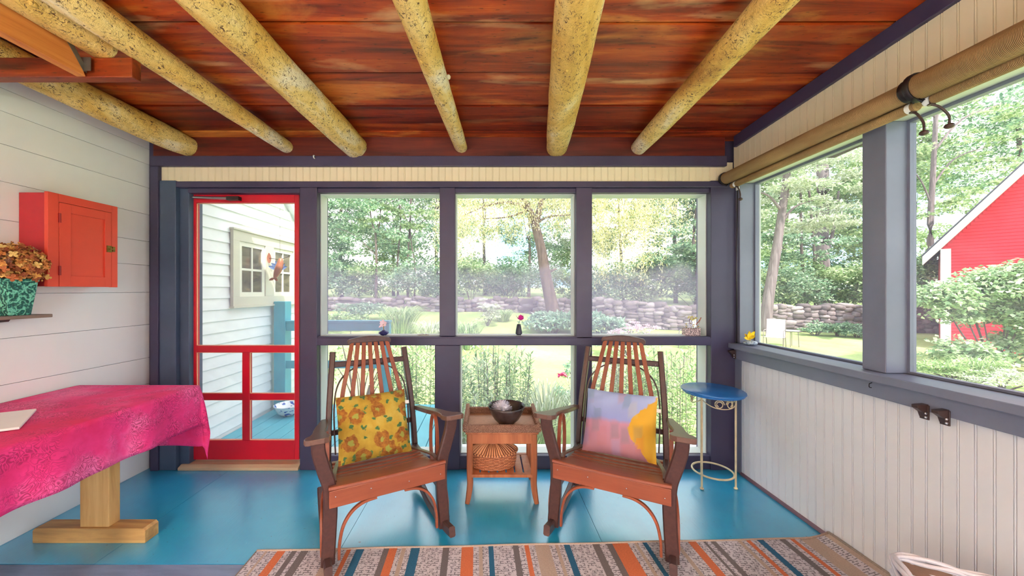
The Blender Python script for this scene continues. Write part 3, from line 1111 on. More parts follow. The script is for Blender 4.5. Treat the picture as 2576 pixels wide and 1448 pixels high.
def print_b():
    """soft patches: pale blue above, mauve below, golden at one side"""
    m, nt, b = new_mat('blue_mauve_print')
    v = coords(nt, 'Object')
    sp = nt.nodes.new('ShaderNodeSeparateXYZ'); nt.links.new(v, sp.inputs[0])
    nz = noise(nt, v, 14, 4)
    ad = nt.nodes.new('ShaderNodeMath'); ad.operation = 'MULTIPLY_ADD'; ad.inputs[1].default_value = 2.4; ad.inputs[2].default_value = 0.42
    nt.links.new(sp.outputs['Z'], ad.inputs[0])
    a2 = nt.nodes.new('ShaderNodeMath'); a2.operation = 'MULTIPLY_ADD'; a2.inputs[1].default_value = 0.10
    nt.links.new(nz, a2.inputs[0]); nt.links.new(ad.outputs[0], a2.inputs[2])
    c = ramp(nt, a2.outputs[0], [(0.0, lin(168, 116, 128)), (0.44, lin(196, 142, 166)), (0.50, lin(150, 160, 214)), (0.9, lin(176, 192, 232))])
    xx = nt.nodes.new('ShaderNodeMath'); xx.operation = 'MULTIPLY_ADD'; xx.inputs[1].default_value = 4.0; xx.inputs[2].default_value = 0.20
    nt.links.new(sp.outputs['X'], xx.inputs[0])
    z2 = nt.nodes.new('ShaderNodeMath'); z2.operation = 'MULTIPLY_ADD'; z2.inputs[1].default_value = 3.2; z2.inputs[2].default_value = 0.10
    nt.links.new(sp.outputs['Z'], z2.inputs[0])
    zz = nt.nodes.new('ShaderNodeMath'); zz.operation = 'ABSOLUTE'; nt.links.new(z2.outputs[0], zz.inputs[0])
    df = nt.nodes.new('ShaderNodeMath'); df.operation = 'SUBTRACT'
    nt.links.new(xx.outputs[0], df.inputs[0]); nt.links.new(zz.outputs[0], df.inputs[1])
    n2 = nt.nodes.new('ShaderNodeMath'); n2.operation = 'MULTIPLY_ADD'; n2.inputs[1].default_value = 0.35
    nt.links.new(nz, n2.inputs[0]); nt.links.new(df.outputs[0], n2.inputs[2])
    f = ramp(nt, n2.outputs[0], [(0.50, gray(0)), (0.53, gray(1))])
    c = mix(nt, f, c, lin(220, 170, 48))
    # loose vertical and level brush patches
    vo = nt.nodes.new('ShaderNodeTexVoronoi'); vo.inputs['Scale'].default_value = 9; vo.distance = 'CHEBYCHEV'
    nt.links.new(coords(nt, 'Object', (1.5, 0.01, 0.8), (0, 0.1, 0)), vo.inputs['Vector'])
    f2 = ramp(nt, vo.outputs['Distance'], [(0.20, gray(0.28)), (0.42, gray(0))])
    pc = ramp(nt, vo.outputs['Color'], [(0.25, lin(62, 120, 128)), (0.45, lin(206, 206, 160)), (0.6, lin(196, 96, 58)), (0.75, lin(150, 160, 210))], 'CONSTANT')
    c = mix(nt, f2, c, pc)
    nt.links.new(c, b.inputs['Base Color'])
    b.inputs['Roughness'].default_value = 0.8
    return m


def cushion(mat, label, base, rotz, seed, lx, ly):
    c, s = math.cos(rotz), math.sin(rotz)
    wx, wy = base[0] + lx * c - ly * s, base[1] + lx * s + ly * c
    mb = cushion_mesh(0.41, 0.375, 0.125, seed)
    o = mb.build('cushion', mat, smooth=True)
    o.location = (wx, wy, 0.540)
    o.rotation_euler = Euler((math.radians(-28), 0, rotz), 'XYZ')
    tag(o, label, 'cushion', 'printed cushions on the rocking chairs')
    # little care tag
    m2 = MB(); m2.obox((0.212, 0.0, 0.105), (0.024, 0.002, 0.020))
    m2.build('care_tag', M['whiteplastic'], o)
    return o


cushion(print_a(), 'square yellow cushion printed with ochre flowers, leaning on the chair slats', (-0.506, 1.845), RA, 1, -0.02, 0.335)
cushion(print_b(), 'square cushion printed pale blue, mauve and gold, on the chair by the round table', (0.627, 1.860), RB, 4, 0.012, 0.335)

# ------------------------------------------------------------------ woven-top side table
def weave_check(name, c0, c1, c2, sx, sz):
    m, nt, b = new_mat(name)
    br = nt.nodes.new('ShaderNodeTexBrick')
    br.inputs['Scale'].default_value = 1.0
    br.inputs['Brick Width'].default_value = sx
    br.inputs['Row Height'].default_value = sz
    br.inputs['Mortar Size'].default_value = sz * 0.16
    br.inputs['Mortar Smooth'].default_value = 0.8
    br.inputs['Color1'].default_value = c1; br.inputs['Color2'].default_value = c2; br.inputs['Mortar'].default_value = c0
    gr = nt.nodes.new('ShaderNodeTexGradient'); gr.gradient_type = 'RADIAL'
    v = coords(nt, 'Object')
    nt.links.new(v, gr.inputs['Vector'])
    sp = nt.nodes.new('ShaderNodeSeparateXYZ'); nt.links.new(v, sp.inputs[0])
    cb = nt.nodes.new('ShaderNodeCombineXYZ'); nt.links.new(gr.outputs['Fac'], cb.inputs[0]); nt.links.new(sp.outputs['Z'], cb.inputs[1])
    nt.links.new(cb.outputs[0], br.inputs['Vector'])
    nt.links.new(br.outputs['Color'], b.inputs['Base Color'])
    b.inputs['Roughness'].default_value = 0.6
    bump(nt, b, br.outputs['Fac'], 0.6, -0.004)
    return m


def wicker(name, c0, c1, c2, sx=60, sz=30):
    m, nt, b = new_mat(name)
    w1 = nt.nodes.new('ShaderNodeTexWave'); w1.bands_direction = 'DIAGONAL'; w1.inputs['Scale'].default_value = sx; w1.inputs['Distortion'].default_value = 5; w1.inputs['Detail Scale'].default_value = 8
    nt.links.new(coords(nt, 'Object'), w1.inputs['Vector'])
    c = ramp(nt, w1.outputs['Fac'], [(0.1, c0), (0.45, c1), (0.9, c2)])
    nt.links.new(c, b.inputs['Base Color'])
    b.inputs['Roughness'].default_value = 0.6
    bump(nt, b, w1.outputs['Fac'], 0.8, 0.006)
    return m


M['rope'] = wicker('twisted_seagrass', lin(110, 58, 40), lin(196, 134, 106), lin(238, 196, 170))
M['wicker'] = weave_check('basket_wicker', lin(100, 46, 26), lin(206, 136, 96), lin(184, 112, 74), 0.016, 0.0078)
M['traycloth'] = paint('woven_tray_floor', lin(206, 158, 128), 0.08, 60, 0.6, 0.3)


def rope_edge(mb, p0, p1, r, turns):
    """three-strand twisted rope around a core"""
    P0, P1 = Vector(p0), Vector(p1)
    d = P1 - P0
    L = d.length
    T = d / L
    A = Vector((0, 0, 1))
    B = T.cross(A)
    for k in range(2):
        n = int(turns * 8)
        pts = []
        for i in range(n + 1):
            t = i / n
            a = 2 * PI * turns * t + PI * k
            pts.append(P0 + d * t + (A * math.sin(a) + B * math.cos(a)) * r * 0.72)
        mb.tube(pts, r * 0.46, 5)
    mb.tube([P0, P1], r * 0.78, 8)


def side_table():
    t = thing('side_table', 'small wooden side table with a rope-wrapped tray top between the rocking chairs', 'side table', (0.087, 2.40, 0))
    HX, HY = 0.225, 0.155
    for sx in (-1, 1):
        for sy in (-1, 1):
            path = smooth_path([(sx * (HX - 0.022), sy * (HY - 0.02), 0.435), (sx * (HX - 0.022), sy * (HY - 0.02), 0.20), (sx * (HX - 0.024), sy * (HY - 0.02), 0.12),
                                (sx * (HX - 0.014), sy * (HY - 0.013), 0.04), (sx * (HX - 0.006), sy * (HY - 0.008), 0.0)], 5)
            mb = MB(); mb.bar(path, 0.038, 0.038, ref=(1, 0, 0), scale=[1.0] * 11 + [1 - 0.03 * k for k in range(len(path) - 11)])
            mb.build('leg', M['tablewood'], t, smooth='auto')
    mb = MB()
    mb.box(-HX + 0.035, HX - 0.035, -HY + 0.005, -HY + 0.022, 0.375, 0.436)
    mb.box(-HX + 0.035, HX - 0.035, HY - 0.022, HY - 0.005, 0.375, 0.436)
    mb.box(-HX + 0.005, -HX + 0.022, -HY + 0.03, HY - 0.03, 0.375, 0.436)
    mb.box(HX - 0.022, HX - 0.005, -HY + 0.03, HY - 0.03, 0.375, 0.436)
    mb.build('apron', M['tablewood'], t, bevel=0.002)
    mb = MB(); mb.box(-HX - 0.004, HX + 0.004, -HY - 0.004, HY + 0.004, 0.437, 0.451); mb.build('tabletop', M['tablewood'], t, bevel=0.003)
    mb = MB()
    mb.box(-HX + 0.03, HX - 0.03, -HY + 0.0, -HY + 0.03, 0.165, 0.184)
    mb.box(-HX + 0.03, HX - 0.03, HY - 0.03, HY - 0.0, 0.165, 0.184)
    for k in range(7):
        x = -HX + 0.036 + k * 0.0555
        mb.box(x, x + 0.046, -HY + 0.031, HY - 0.031, 0.168, 0.182)
    mb.build('shelf', M['tablewood'], t, bevel=0.002)
    # tray
    mb = MB(); mb.box(-0.225, 0.225, -0.165, 0.165, 0.452, 0.460); tr = mb.build('tray_floor', M['traycloth'], t)
    mb = MB()
    X, Y = 0.232, 0.172
    for z, tn in ((0.470, 30), (0.491, 30)):
        r = 0.0135
        rope_edge(mb, (-X, -Y, z), (X, -Y, z), r, tn); rope_edge(mb, (-X, Y, z), (X, Y, z), r, tn)
        rope_edge(mb, (-X, -Y, z), (-X, Y, z), r, tn * 0.7); rope_edge(mb, (X, -Y, z), (X, Y, z), r, tn * 0.7)
    for sx in (-1, 1):
        pts = smooth_path([(sx * X, -0.13, 0.495), (sx * X, -0.05, 0.503), (sx * X, 0.08, 0.51), (sx * X, 0.165, 0.520)], 6)
        mb.tube(pts, 0.014, 8)
    mb.build('tray_rim', M['rope'], t, smooth='auto')


side_table()


def bowl_and_flower():
    m, nt, b = new_mat('dark_glazed_pottery')
    v = coords(nt, 'Object')
    n = noise(nt, v, 14, 5)
    nt.links.new(ramp(nt, n, [(0.3, lin(44, 34, 36)), (0.6, lin(74, 60, 58)), (0.75, lin(64, 66, 76))]), b.inputs['Base Color'])
    b.inputs['Roughness'].default_value = 0.22
    c = (0.122, 2.375, 0.461)
    prof = [(0.0, 0.003), (0.052, 0.0), (0.056, 0.006), (0.082, 0.030), (0.104, 0.066), (0.118, 0.100), (0.1245, 0.118), (0.1215, 0.118), (0.113, 0.098), (0.098, 0.064), (0.075, 0.032), (0.045, 0.014), (0.0, 0.011)]
    mb = MB(); mb.lathe(prof, seg=40, cap0=False, cap1=False)
    o = mb.build('bowl', m, smooth=True, loc=c)
    tag(o, 'dark brown glazed pottery bowl sitting in the rope-edged tray', 'bowl')
    w = paint('white_petal', lin(238, 232, 240), 0.02, 10, 0.6, 0.0)
    mb = MB()
    rg = random.Random(3)
    for i in range(260):
        th = math.acos(1 - rg.uniform(0, 1.25))
        ph = rg.uniform(0, 2 * PI)
        d = Vector((math.sin(th) * math.cos(ph), math.sin(th) * math.sin(ph), math.cos(th)))
        mb.petal(Vector((0, 0, -0.005)) + d * 0.012, d + Vector((0, 0, 0.1)), rg.uniform(0.046, 0.054), 0.021, (0.1, 0.2, 1), 0.10, 3)
    mb.ball((0, 0, 0), 0.042, 16, 10)
    o = mb.build('white_blossom', w, smooth=True, loc=(0.090, 2.355, 0.566))
    o.scale = (1.12, 1.12, 0.92)
    tag(o, 'round white blossom with many petals floating in the dark bowl', 'flower')


bowl_and_flower()


def lidded_basket():
    t = thing('lidded_basket', 'oval wicker basket with a domed lid on the lower shelf of the small table', 'basket', (0.030, 2.392, 0.185))
    a, b_ = 0.158, 0.112
    n = 60
    # woven side: vertical stakes and rounds of weaving
    mb = MB()
    rings = 15
    vs, fs = [], []
    for i in range(rings * 3 + 1):
        z = 0.098 * i / (rings * 3)
        for q in range(n):
            an = 2 * PI * q / n
            w = 0.0032 * (1 if (q // 2 + i // 3) % 2 == 0 else -1) * (0.3 + 0.7 * abs(math.sin(PI * (i % 3 + 0.5) / 3)))
            s = 0.90 + 0.10 * math.sin(PI * min(1, z / 0.098 * 0.62 + 0.1))
            vs.append(((a * s + w) * math.cos(an), (b_ * s + w) * math.sin(an), z))
    for i in range(rings * 3):
        for q in range(n):
            r = (q + 1) % n
            fs.append((i * n + q, i * n + r, (i + 1) * n + r, (i + 1) * n + q))
    fs.append(tuple(range(n - 1, -1, -1)))
    mb.add(vs, fs)
    mb.build('basket_body', M['wicker'], t)
    mb = MB()
    vs, fs = [], []
    R = 10
    for i in range(R * 2 + 1):
        u = 1 - i / (R * 2)
        z = 0.096 + 0.062 * (1 - u ** 2.2)
        for q in range(n * 2):
            an = 2 * PI * q / (n * 2)
            w = (0.0030 * (1 if q % 3 == 0 else -1) if u > 0.34 else 0.0024 * (1 if i % 2 else -1)) * (1 if u > 0.05 else 0)
            vs.append(((a * 1.04 * u) * math.cos(an), (b_ * 1.05 * u) * math.sin(an), z + w))
    for i in range(R * 2):
        for q in range(n * 2):
            r = (q + 1) % (n * 2)
            fs.append((i * n * 2 + q, i * n * 2 + r, (i + 1) * n * 2 + r, (i + 1) * n * 2 + q))
    mb.add(vs, fs)
    ring = [(a * 1.045 * math.cos(2 * PI * k / 40), b_ * 1.055 * math.sin(2 * PI * k / 40), 0.098) for k in range(40)]
    mb.tube(ring, 0.006, 6, closed=True)
    lm, nt, b = new_mat('radial_wicker')
    gr = nt.nodes.new('ShaderNodeTexGradient'); gr.gradient_type = 'RADIAL'
    nt.links.new(coords(nt, 'Object'), gr.inputs['Vector'])
    m1 = nt.nodes.new('ShaderNodeMath'); m1.operation = 'MULTIPLY'; m1.inputs[1].default_value = 2 * PI * 44
    nt.links.new(gr.outputs['Fac'], m1.inputs[0])
    m2 = nt.nodes.new('ShaderNodeMath'); m2.operation = 'SINE'; nt.links.new(m1.outputs[0], m2.inputs[0])
    nt.links.new(ramp(nt, m2.outputs[0], [(0.0, lin(214, 150, 106)), (0.35, lin(196, 124, 82)), (0.8, lin(96, 44, 24))]), b.inputs['Base Color'])
    b.inputs['Roughness'].default_value = 0.6
    lid = mb.build('basket_lid', lm, t)
    mb = MB()
    for kk in range(3):
        mb.tube([((a * (0.30 + 0.07 * kk)) * math.cos(2 * PI * k / 40), (b_ * (0.30 + 0.07 * kk)) * math.sin(2 * PI * k / 40), 0.1585 - 0.0025 * kk) for k in range(40)], 0.0035, 6, closed=True)
    mb.build('lid_centre', M['traycloth'], lid, smooth=True)
    mb = MB(); mb.tube(smooth_path([(-0.035, -0.01, 0.152), (-0.01, -0.02, 0.174), (0.012, -0.02, 0.176), (0.035, -0.005, 0.152)], 5), 0.0045, 6)
    mb.build('lid_handle', M['cabred'] if False else paint('dark_reddish_twine', lin(120, 46, 30), 0.1, 20, 0.6, 0), lid, smooth=True)


lidded_basket()


# ------------------------------------------------------------------ blue-topped iron table
def blue_table():
    t = thing('bistro_table', 'small round table with a blue top and cream iron legs in the corner', 'side table', (1.553, 2.475, 0))
    m = paint('royal_blue_paint', lin(30, 112, 190), 0.18, 4, 0.25, 0.04)
    mb = MB(); mb.lathe([(0.0, 0.630), (0.178, 0.630), (0.186, 0.634), (0.186, 0.640), (0.192, 0.643), (0.196, 0.648), (0.194, 0.654), (0.186, 0.658), (0.0, 0.658)], seg=64, cap0=False, cap1=False)
    mb.build('tabletop', m, t, smooth='auto')
    ang = [math.radians(-150), math.radians(-30), math.radians(90)]
    R = 0.132
    for a in ang:
        x, y = R * math.cos(a), R * math.sin(a)
        mb = MB(); mb.tube([(x, y, 0.008), (x, y, 0.628)], 0.0062, 10)
        lg = mb.build('leg', M['rope_white'], t, smooth='auto')
        mb = MB(); mb.ball((x, y, 0.0085), (0.0125, 0.0125, 0.0085), 12, 8)
        mb.build('foot', M['rope_white'], lg, smooth=True)
    mb = MB(); mb.tube([(0.125 * math.cos(2 * PI * k / 48), 0.125 * math.sin(2 * PI * k / 48), 0.095) for k in range(48)], 0.0065, 8, closed=True)
    mb.build('foot_ring', M['rope_white'], t, smooth=True)

    def scroll(a0, a1):
        """a flat C-scroll pair bent round the apron between two legs"""
        mb = MB()
        am = (a0 + a1) / 2
        h = (a1 - a0) / 2
        for s in (-1, 1):
            pts = []
            for k in range(34):
                th = k / 33 * 3.4 * PI
                r = 0.030 * (1 - 0.55 * k / 33)
                u = s * (0.036 + r * math.cos(th + PI))
                z = 0.590 - r * math.sin(th + PI) * 1.0
                aa = am + u / 0.132 * 1.0
                pts.append((0.132 * math.cos(aa), 0.132 * math.sin(aa), z))
            mb.tube(pts, 0.0032, 6)
        pts = []
        for k in range(25):
            u = -1 + 2 * k / 24
            aa = am + h * u * 0.98
            z = 0.560 + 0.045 * abs(u) ** 2.5
            pts.append((0.132 * math.cos(aa), 0.132 * math.sin(aa), z))
        mb.tube(pts, 0.0032, 6)
        mb.build('iron_scroll', M['rope_white'], t, smooth=True)
    for k in range(3):
        a0 = ang[k]
        scroll(a0, a0 + 2 * PI / 3)


blue_table()

# ------------------------------------------------------------------ pink table by the wall
def cloth_mat():
    m, nt, b = new_mat('magenta_batik')
    v = coords(nt, 'Object')
    n = noise(nt, v, 3.2, 5, 0.6)
    base = ramp(nt, n, [(0.3, lin(206, 22, 92)), (0.5, lin(226, 48, 126)), (0.68, lin(240, 120, 176))])
    vo = nt.nodes.new('ShaderNodeTexVoronoi'); vo.feature = 'DISTANCE_TO_EDGE'; vo.inputs['Scale'].default_value = 34
    dn = nt.nodes.new('ShaderNodeTexNoise'); dn.inputs['Scale'].default_value = 7
    nt.links.new(v, dn.inputs['Vector'])
    vm = nt.nodes.new('ShaderNodeVectorMath'); vm.operation = 'SCALE'; vm.inputs['Scale'].default_value = 0.35
    nt.links.new(dn.outputs['Color'], vm.inputs[0])
    va = nt.nodes.new('ShaderNodeVectorMath'); va.operation = 'ADD'
    nt.links.new(v, va.inputs[0]); nt.links.new(vm.outputs['Vector'], va.inputs[1])
    nt.links.new(va.outputs['Vector'], vo.inputs['Vector'])
    e = ramp(nt, vo.outputs['Distance'], [(0.02, gray(0)), (0.10, gray(0.75)), (0.16, gray(0.75)), (0.22, gray(0.05))])
    g = ramp(nt, noise(nt, v, 6.5, 3), [(0.42, gray(0)), (0.56, gray(1))])
    f = mix(nt, 1.0, e, g, 'MULTIPLY')
    c = mix(nt, f, base, lin(150, 8, 70))
    nt.links.new(c, b.inputs['Base Color'])
    b.inputs['Roughness'].default_value = 0.75
    bump(nt, b, noise(nt, v, 200, 2), 0.1, 0.002)
    return m


TX0, TX1, TY0, TY1, TZ = -2.535, -1.80, 0.55, 2.215, 0.752
t = thing('trestle_table', 'golden pine trestle table under the magenta cloth against the white wall', 'table', (-2.17, 1.93, 0))
mb = MB(); mb.box(TX0 + 2.17, TX1 + 2.17, TY0 - 1.93, TY1 - 1.93, TZ - 0.035, TZ - 0.004); mb.build('tabletop', M['pine'], t, bevel=0.003)
for yy in (0.0, -1.05):
    mb = MB(); mb.prism([(-0.245, 0.0), (0.352, 0.0), (0.352, 0.066), (0.34, 0.078), (-0.235, 0.078), (-0.245, 0.066)], yy - 0.035, yy + 0.045, 'XZ')
    mb.build('trestle_foot', M['pine_h'], t, bevel=0.003)
    mb = MB(); mb.prism([(-0.005, 0.0785), (0.150, 0.0785), (0.150, 0.66), (-0.005, 0.66)], yy - 0.025, yy + 0.035, 'XZ')
    mb.build('trestle_column', M['pine'], t, bevel=0.004)
    mb = MB(); mb.box(-0.30, 0.33, yy - 0.03, yy + 0.04, 0.661, TZ - 0.036)
    mb.build('top_bearer', M['pine_h'], t)


def cloth():
    d, dv = 0.262, 0.40
    x0, x1, y0, y1 = TX0, TX1, TY0, TY1
    step = 0.0185
    us = np.arange(x0 + 0.001, x1 + d + 1e-6, step)
    vsr = np.arange(y0 - 0.05, y1 + dv + 1e-6, step)
    V, F = [], []
    for u in us:
        for v in vsr:
            ou, ov = max(0, u - x1), max(0, v - y1)
            qx, qy = min(u, x1), min(v, y1)
            o = math.hypot(ou, ov)
            z = TZ
            x, y = qx, qy
            if o > 0:
                th = math.atan2(ov, ou)
                corner = math.sin(2 * th)
                # rounded fall over the edge, then nearly vertical with soft folds
                r = 0.012
                out = r * min(1, o / r) + 0.05 * o
                fold = 0.010 * math.sin(v * 17 + 1.0) * min(1, o / 0.15) + 0.006 * math.sin(v * 31) * min(1, o / 0.2)
                if ou > 0 and ov == 0:
                    x = x1 + out + fold
                elif ov > 0 and ou == 0:
                    y = y1 + out + 0.008 * math.sin(u * 15) * min(1, o / 0.15)
                else:
                    rad = out + o * (0.20 * corner ** 2) * (0.6 + 0.4 * math.sin(4 * th + 0.4))
                    t2 = th
                    x = x1 + rad * math.cos(t2) + fold * 0.3
                    y = y1 + rad * math.sin(t2)
                z = TZ - max(0, o - r * 0.4) * (1.0 + 0.05 * corner ** 2)
            else:
                z = TZ + 0.0015 * math.sin(u * 11) * math.sin(v * 8)
            V.append((x - x1, y - y1, z))
    nv = len(vsr)
    for i in range(len(us) - 1):
        for j in range(nv - 1):
            a = i * nv + j
            F.append((a, a + nv, a + nv + 1, a + 1))
    mb = MB(); mb.add(V, F)
    o = mb.build('tablecloth', cloth_mat(), smooth=True, loc=(x1, y1, 0))
    sd = o.modifiers.new('thickness', 'SOLIDIFY'); sd.thickness = 0.0015; sd.offset = 1
    tag(o, 'magenta batik tablecloth hanging over the trestle table edges', 'tablecloth')


cloth()
mb = MB()
a = Vector((-2.19, 1.735)); e1 = Vector((0.225, -0.235)); e2 = Vector((-0.27, -0.15))
pts = [a, a + e1, a + e1 + e2, a + e2]
mb.prism([(p.x + 2.2, p.y - 1.6) for p in reversed(pts)], 0.0, 0.010, 'XY')
t = thing('tablet_folder', 'thin white folder lying at an angle on the magenta cloth', 'folder', (-2.2, 1.6, TZ + 0.004))
mb.build('cover', M['whiteplastic'], t, bevel=0.002)

# ------------------------------------------------------------------ red wall cabinet, shelf and planter
t = thing('wall_cabinet', 'red wooden cabinet with a small panelled door hung on the white plank wall', 'cabinet', (XL + 0.001, 2.12, 1.615))
D = 0.168
mb = MB(); mb.box(0, D - 0.02, -0.172, 0.180, -0.253, 0.258); mb.build('carcass', paint('deep_red_paint', lin(176, 34, 44), 0.06, 5, 0.45, 0.08), t, bevel=0.002)
mb = MB()
y0, y1, z0, z1 = -0.180, 0.186, -0.255, 0.262
mb.box(D - 0.02, D, y0, -0.130, z0, z1); mb.box(D - 0.02, D, 0.150, y1, z0, z1)
mb.box(D - 0.02, D, -0.130, 0.150, z1 - 0.045, z1)
mb.build('face_frame', M['cabred'], t, bevel=0.0015)
mb = MB()
dy0, dy1, dz0, dz1 = -0.1275, 0.1475, z0 + 0.001, z1 - 0.0475
mb.box(D - 0.018, D + 0.001, dy0, dy0 + 0.055, dz0, dz1); mb.box(D - 0.018, D + 0.001, dy1 - 0.038, dy1, dz0, dz1)
mb.box(D - 0.018, D + 0.001, dy0 + 0.055, dy1 - 0.038, dz1 - 0.050, dz1); mb.box(D - 0.018, D + 0.001, dy0 + 0.055, dy1 - 0.038, dz0, dz0 + 0.06)
mb.box(D - 0.018, D - 0.006, dy0 + 0.055, dy1 - 0.038, dz0 + 0.06, dz1 - 0.05)
dr = mb.build('door', M['cabred'], t, bevel=0.001)
mb = MB()
mb.box(D + 0.0012, D + 0.006, 0.118, 0.146, -0.035, 0.006); mb.box(D + 0.0002, D + 0.005, 0.152, 0.166, -0.030, 0.002)
mb.tube([(D + 0.009, 0.125, -0.015), (D + 0.009, 0.160, -0.015)], 0.003, 8)
mb.ball((D + 0.012, 0.132, -0.015), (0.005, 0.006, 0.006), 10, 8)
mb.build('latch', M['brass'], dr, smooth='auto')
hm = paint('painted_hinge_red', lin(150, 26, 30), 0.1, 20, 0.4, 0.0)
for zz in (-0.165, 0.128):
    mb = MB(); mb.box(D + 0.0012, D + 0.0035, -0.134, -0.121, zz - 0.026, zz + 0.026); mb.tube([(D + 0.004, -0.129, zz - 0.026), (D + 0.004, -0.129, zz + 0.026)], 0.0035, 8)
    mb.build('hinge', hm, dr, smooth='auto')

t = thing('wall_shelf', 'thin brown shelf board on the white wall below the red cabinet', 'shelf', (XL + 0.001, 1.75, 1.192))
mb = MB(); mb.box(0.0, 0.157, -0.55, 0.222, 0.0, 0.018); mb.build('board', wood('weathered_shelf', lin(92, 78, 74), lin(124, 106, 98), lin(150, 126, 108), 'Y', 1.0, 0.45), t, bevel=0.003)
for yy in (-0.35, 0.06):
    mb = MB(); mb.prism([(0.0, 0.0), (0.13, 0.0), (0.12, -0.012), (0.02, -0.022), (0.0, -0.10)], yy - 0.008, yy + 0.008, 'XZ'); mb.build('shelf_bracket', M['brownmetal'], t)


def planter():
    def glaze(name, c0, c1, c2):
        m, nt, b = new_mat(name)
        v = coords(nt, 'Object')
        w = nt.nodes.new('ShaderNodeTexWave'); w.inputs['Scale'].default_value = 12; w.inputs['Distortion'].default_value = 14; w.inputs['Detail'].default_value = 3; w.inputs['Detail Scale'].default_value = 2.5
        nt.links.new(v, w.inputs['Vector'])
        nt.links.new(ramp(nt, w.outputs['Fac'], [(0.1, c0), (0.5, c1), (0.9, c2)]), b.inputs['Base Color'])
        b.inputs['Roughness'].default_value = 0.35
        bump(nt, b, w.outputs['Fac'], 0.8, 0.008)
        return m
    t = thing('planter', 'teal glazed tapered pot full of dried brown hydrangea on the wall shelf', 'planter', (-2.468, 1.845, 1.2105))
    H = 0.188

    def frustum(mb, wb, wt, db, dt, z0, z1):
        vs = [(-wb, -db, z0), (wb, -db, z0), (wb, db, z0), (-wb, db, z0), (-wt, -dt, z1), (wt, -dt, z1), (wt, dt, z1), (-wt, dt, z1)]
        mb.add(vs, [(3, 2, 1, 0), (0, 1, 5, 4), (1, 2, 6, 5), (2, 3, 7, 6), (3, 0, 4, 7), (4, 5, 6, 7)])
    mb = MB(); frustum(mb, 0.055, 0.075, 0.045, 0.062, 0, H)
    frustum(mb, 0.076, 0.078, 0.063, 0.065, H - 0.014, H + 0.0)
    p = mb.build('pot', glaze('teal_crackle_glaze', lin(24, 92, 86), lin(60, 150, 132), lin(120, 206, 178)), t, bevel=0.003)
    leafm, nt, b = new_mat('dried_petal')
    geo = nt.nodes.new('ShaderNodeNewGeometry')
    nt.links.new(ramp(nt, geo.outputs['Random Per Island'], [(0.0, lin(130, 66, 34)), (0.35, lin(182, 104, 58)), (0.65, lin(206, 146, 70)), (0.9, lin(226, 192, 116)), (1.0, lin(120, 70, 60))]), b.inputs['Base Color'])
    b.inputs['Roughness'].default_value = 0.7
    rg = random.Random(5)
    mb = MB()
    for i in range(640):
        th = math.acos(rg.uniform(-0.45, 1))
        ph = rg.uniform(0, 2 * PI)
        d = Vector((math.sin(th) * math.cos(ph), math.sin(th) * math.sin(ph), math.cos(th)))
        c = Vector((0.015, 0.0, H + 0.062)) + Vector((d.x * 0.122, d.y * 0.12, d.z * (0.118 if d.z > 0 else 0.16))) * rg.uniform(0.7, 1.05)
        if c.x < -0.085:
            continue
        q = (d + Vector((rg.uniform(-1, 1), rg.uniform(-1, 1), rg.uniform(-1, 1))) * 0.9).normalized()
        # a four-petalled floret
        s1 = q.orthogonal().normalized()
        s2 = q.cross(s1)
        r = rg.uniform(0.012, 0.020)
        a0 = rg.uniform(0, 6)
        vs = [c]
        for k in range(16):
            a = a0 + 2 * PI * k / 16
            rr = r * (0.55 + 0.5 * abs(math.cos(2 * (a - a0))))
            vs.append(c + (s1 * math.cos(a) + s2 * math.sin(a)) * rr + q * (0.25 * rr * math.sin(k * 2.3)))
        mb.add(vs, [(0, 1 + k, 1 + (k + 1) % 16) for k in range(16)])
    mb.build('dried_flowers', leafm, t)


planter()

# ------------------------------------------------------------------ things on the sills
SILL = pz(846) + 0.0


def vase_orchid():
    X = px(959)
    t = thing('bud_vase', 'squat dark blue vase with a pale pink orchid bloom on the window sill', 'vase', (X, 2.745, SILL + 0.0005))
    m = paint('ink_blue_glaze', lin(48, 48, 104), 0.1, 20, 0.12, 0)
    mb = MB(); mb.lathe([(0.0, 0.0), (0.020, 0.0), (0.024, 0.006), (0.036, 0.016), (0.037, 0.021), (0.028, 0.032), (0.014, 0.037), (0.012, 0.041), (0.009, 0.040), (0.010, 0.03), (0.0, 0.025)], seg=28, cap0=False, cap1=False)
    mb.build('vase_body', m, t, smooth=True)
    mb = MB(); mb.tube(smooth_path([(0, 0, 0.03), (0.0, 0, 0.06), (-0.004, 0, 0.085)], 4), 0.0035, 6)
    mb.build('stem', paint('stem_olive', lin(150, 120, 40), 0.1, 10, 0.6, 0), t, smooth=True)
    pm = paint('pale_pink_petal', lin(246, 222, 232), 0.03, 20, 0.5, 0)
    mb = MB()
    for dx, dz, L, w in ((-1.0, -0.9, 0.042, 0.017), (-0.6, 0.6, 0.034, 0.022), (0.05, 1, 0.038, 0.024), (0.8, 0.25, 0.036, 0.03), (0.9, -0.45, 0.030, 0.026), (-0.15, -0.7, 0.024, 0.02), (-0.9, 0.1, 0.028, 0.02)):
        mb.petal((-0.004, 0, 0.088), (dx, -0.25, dz), L, w, (0, -1, 0.2), 0.15, 5)
    mb.build('bloom', pm, t, smooth=True)


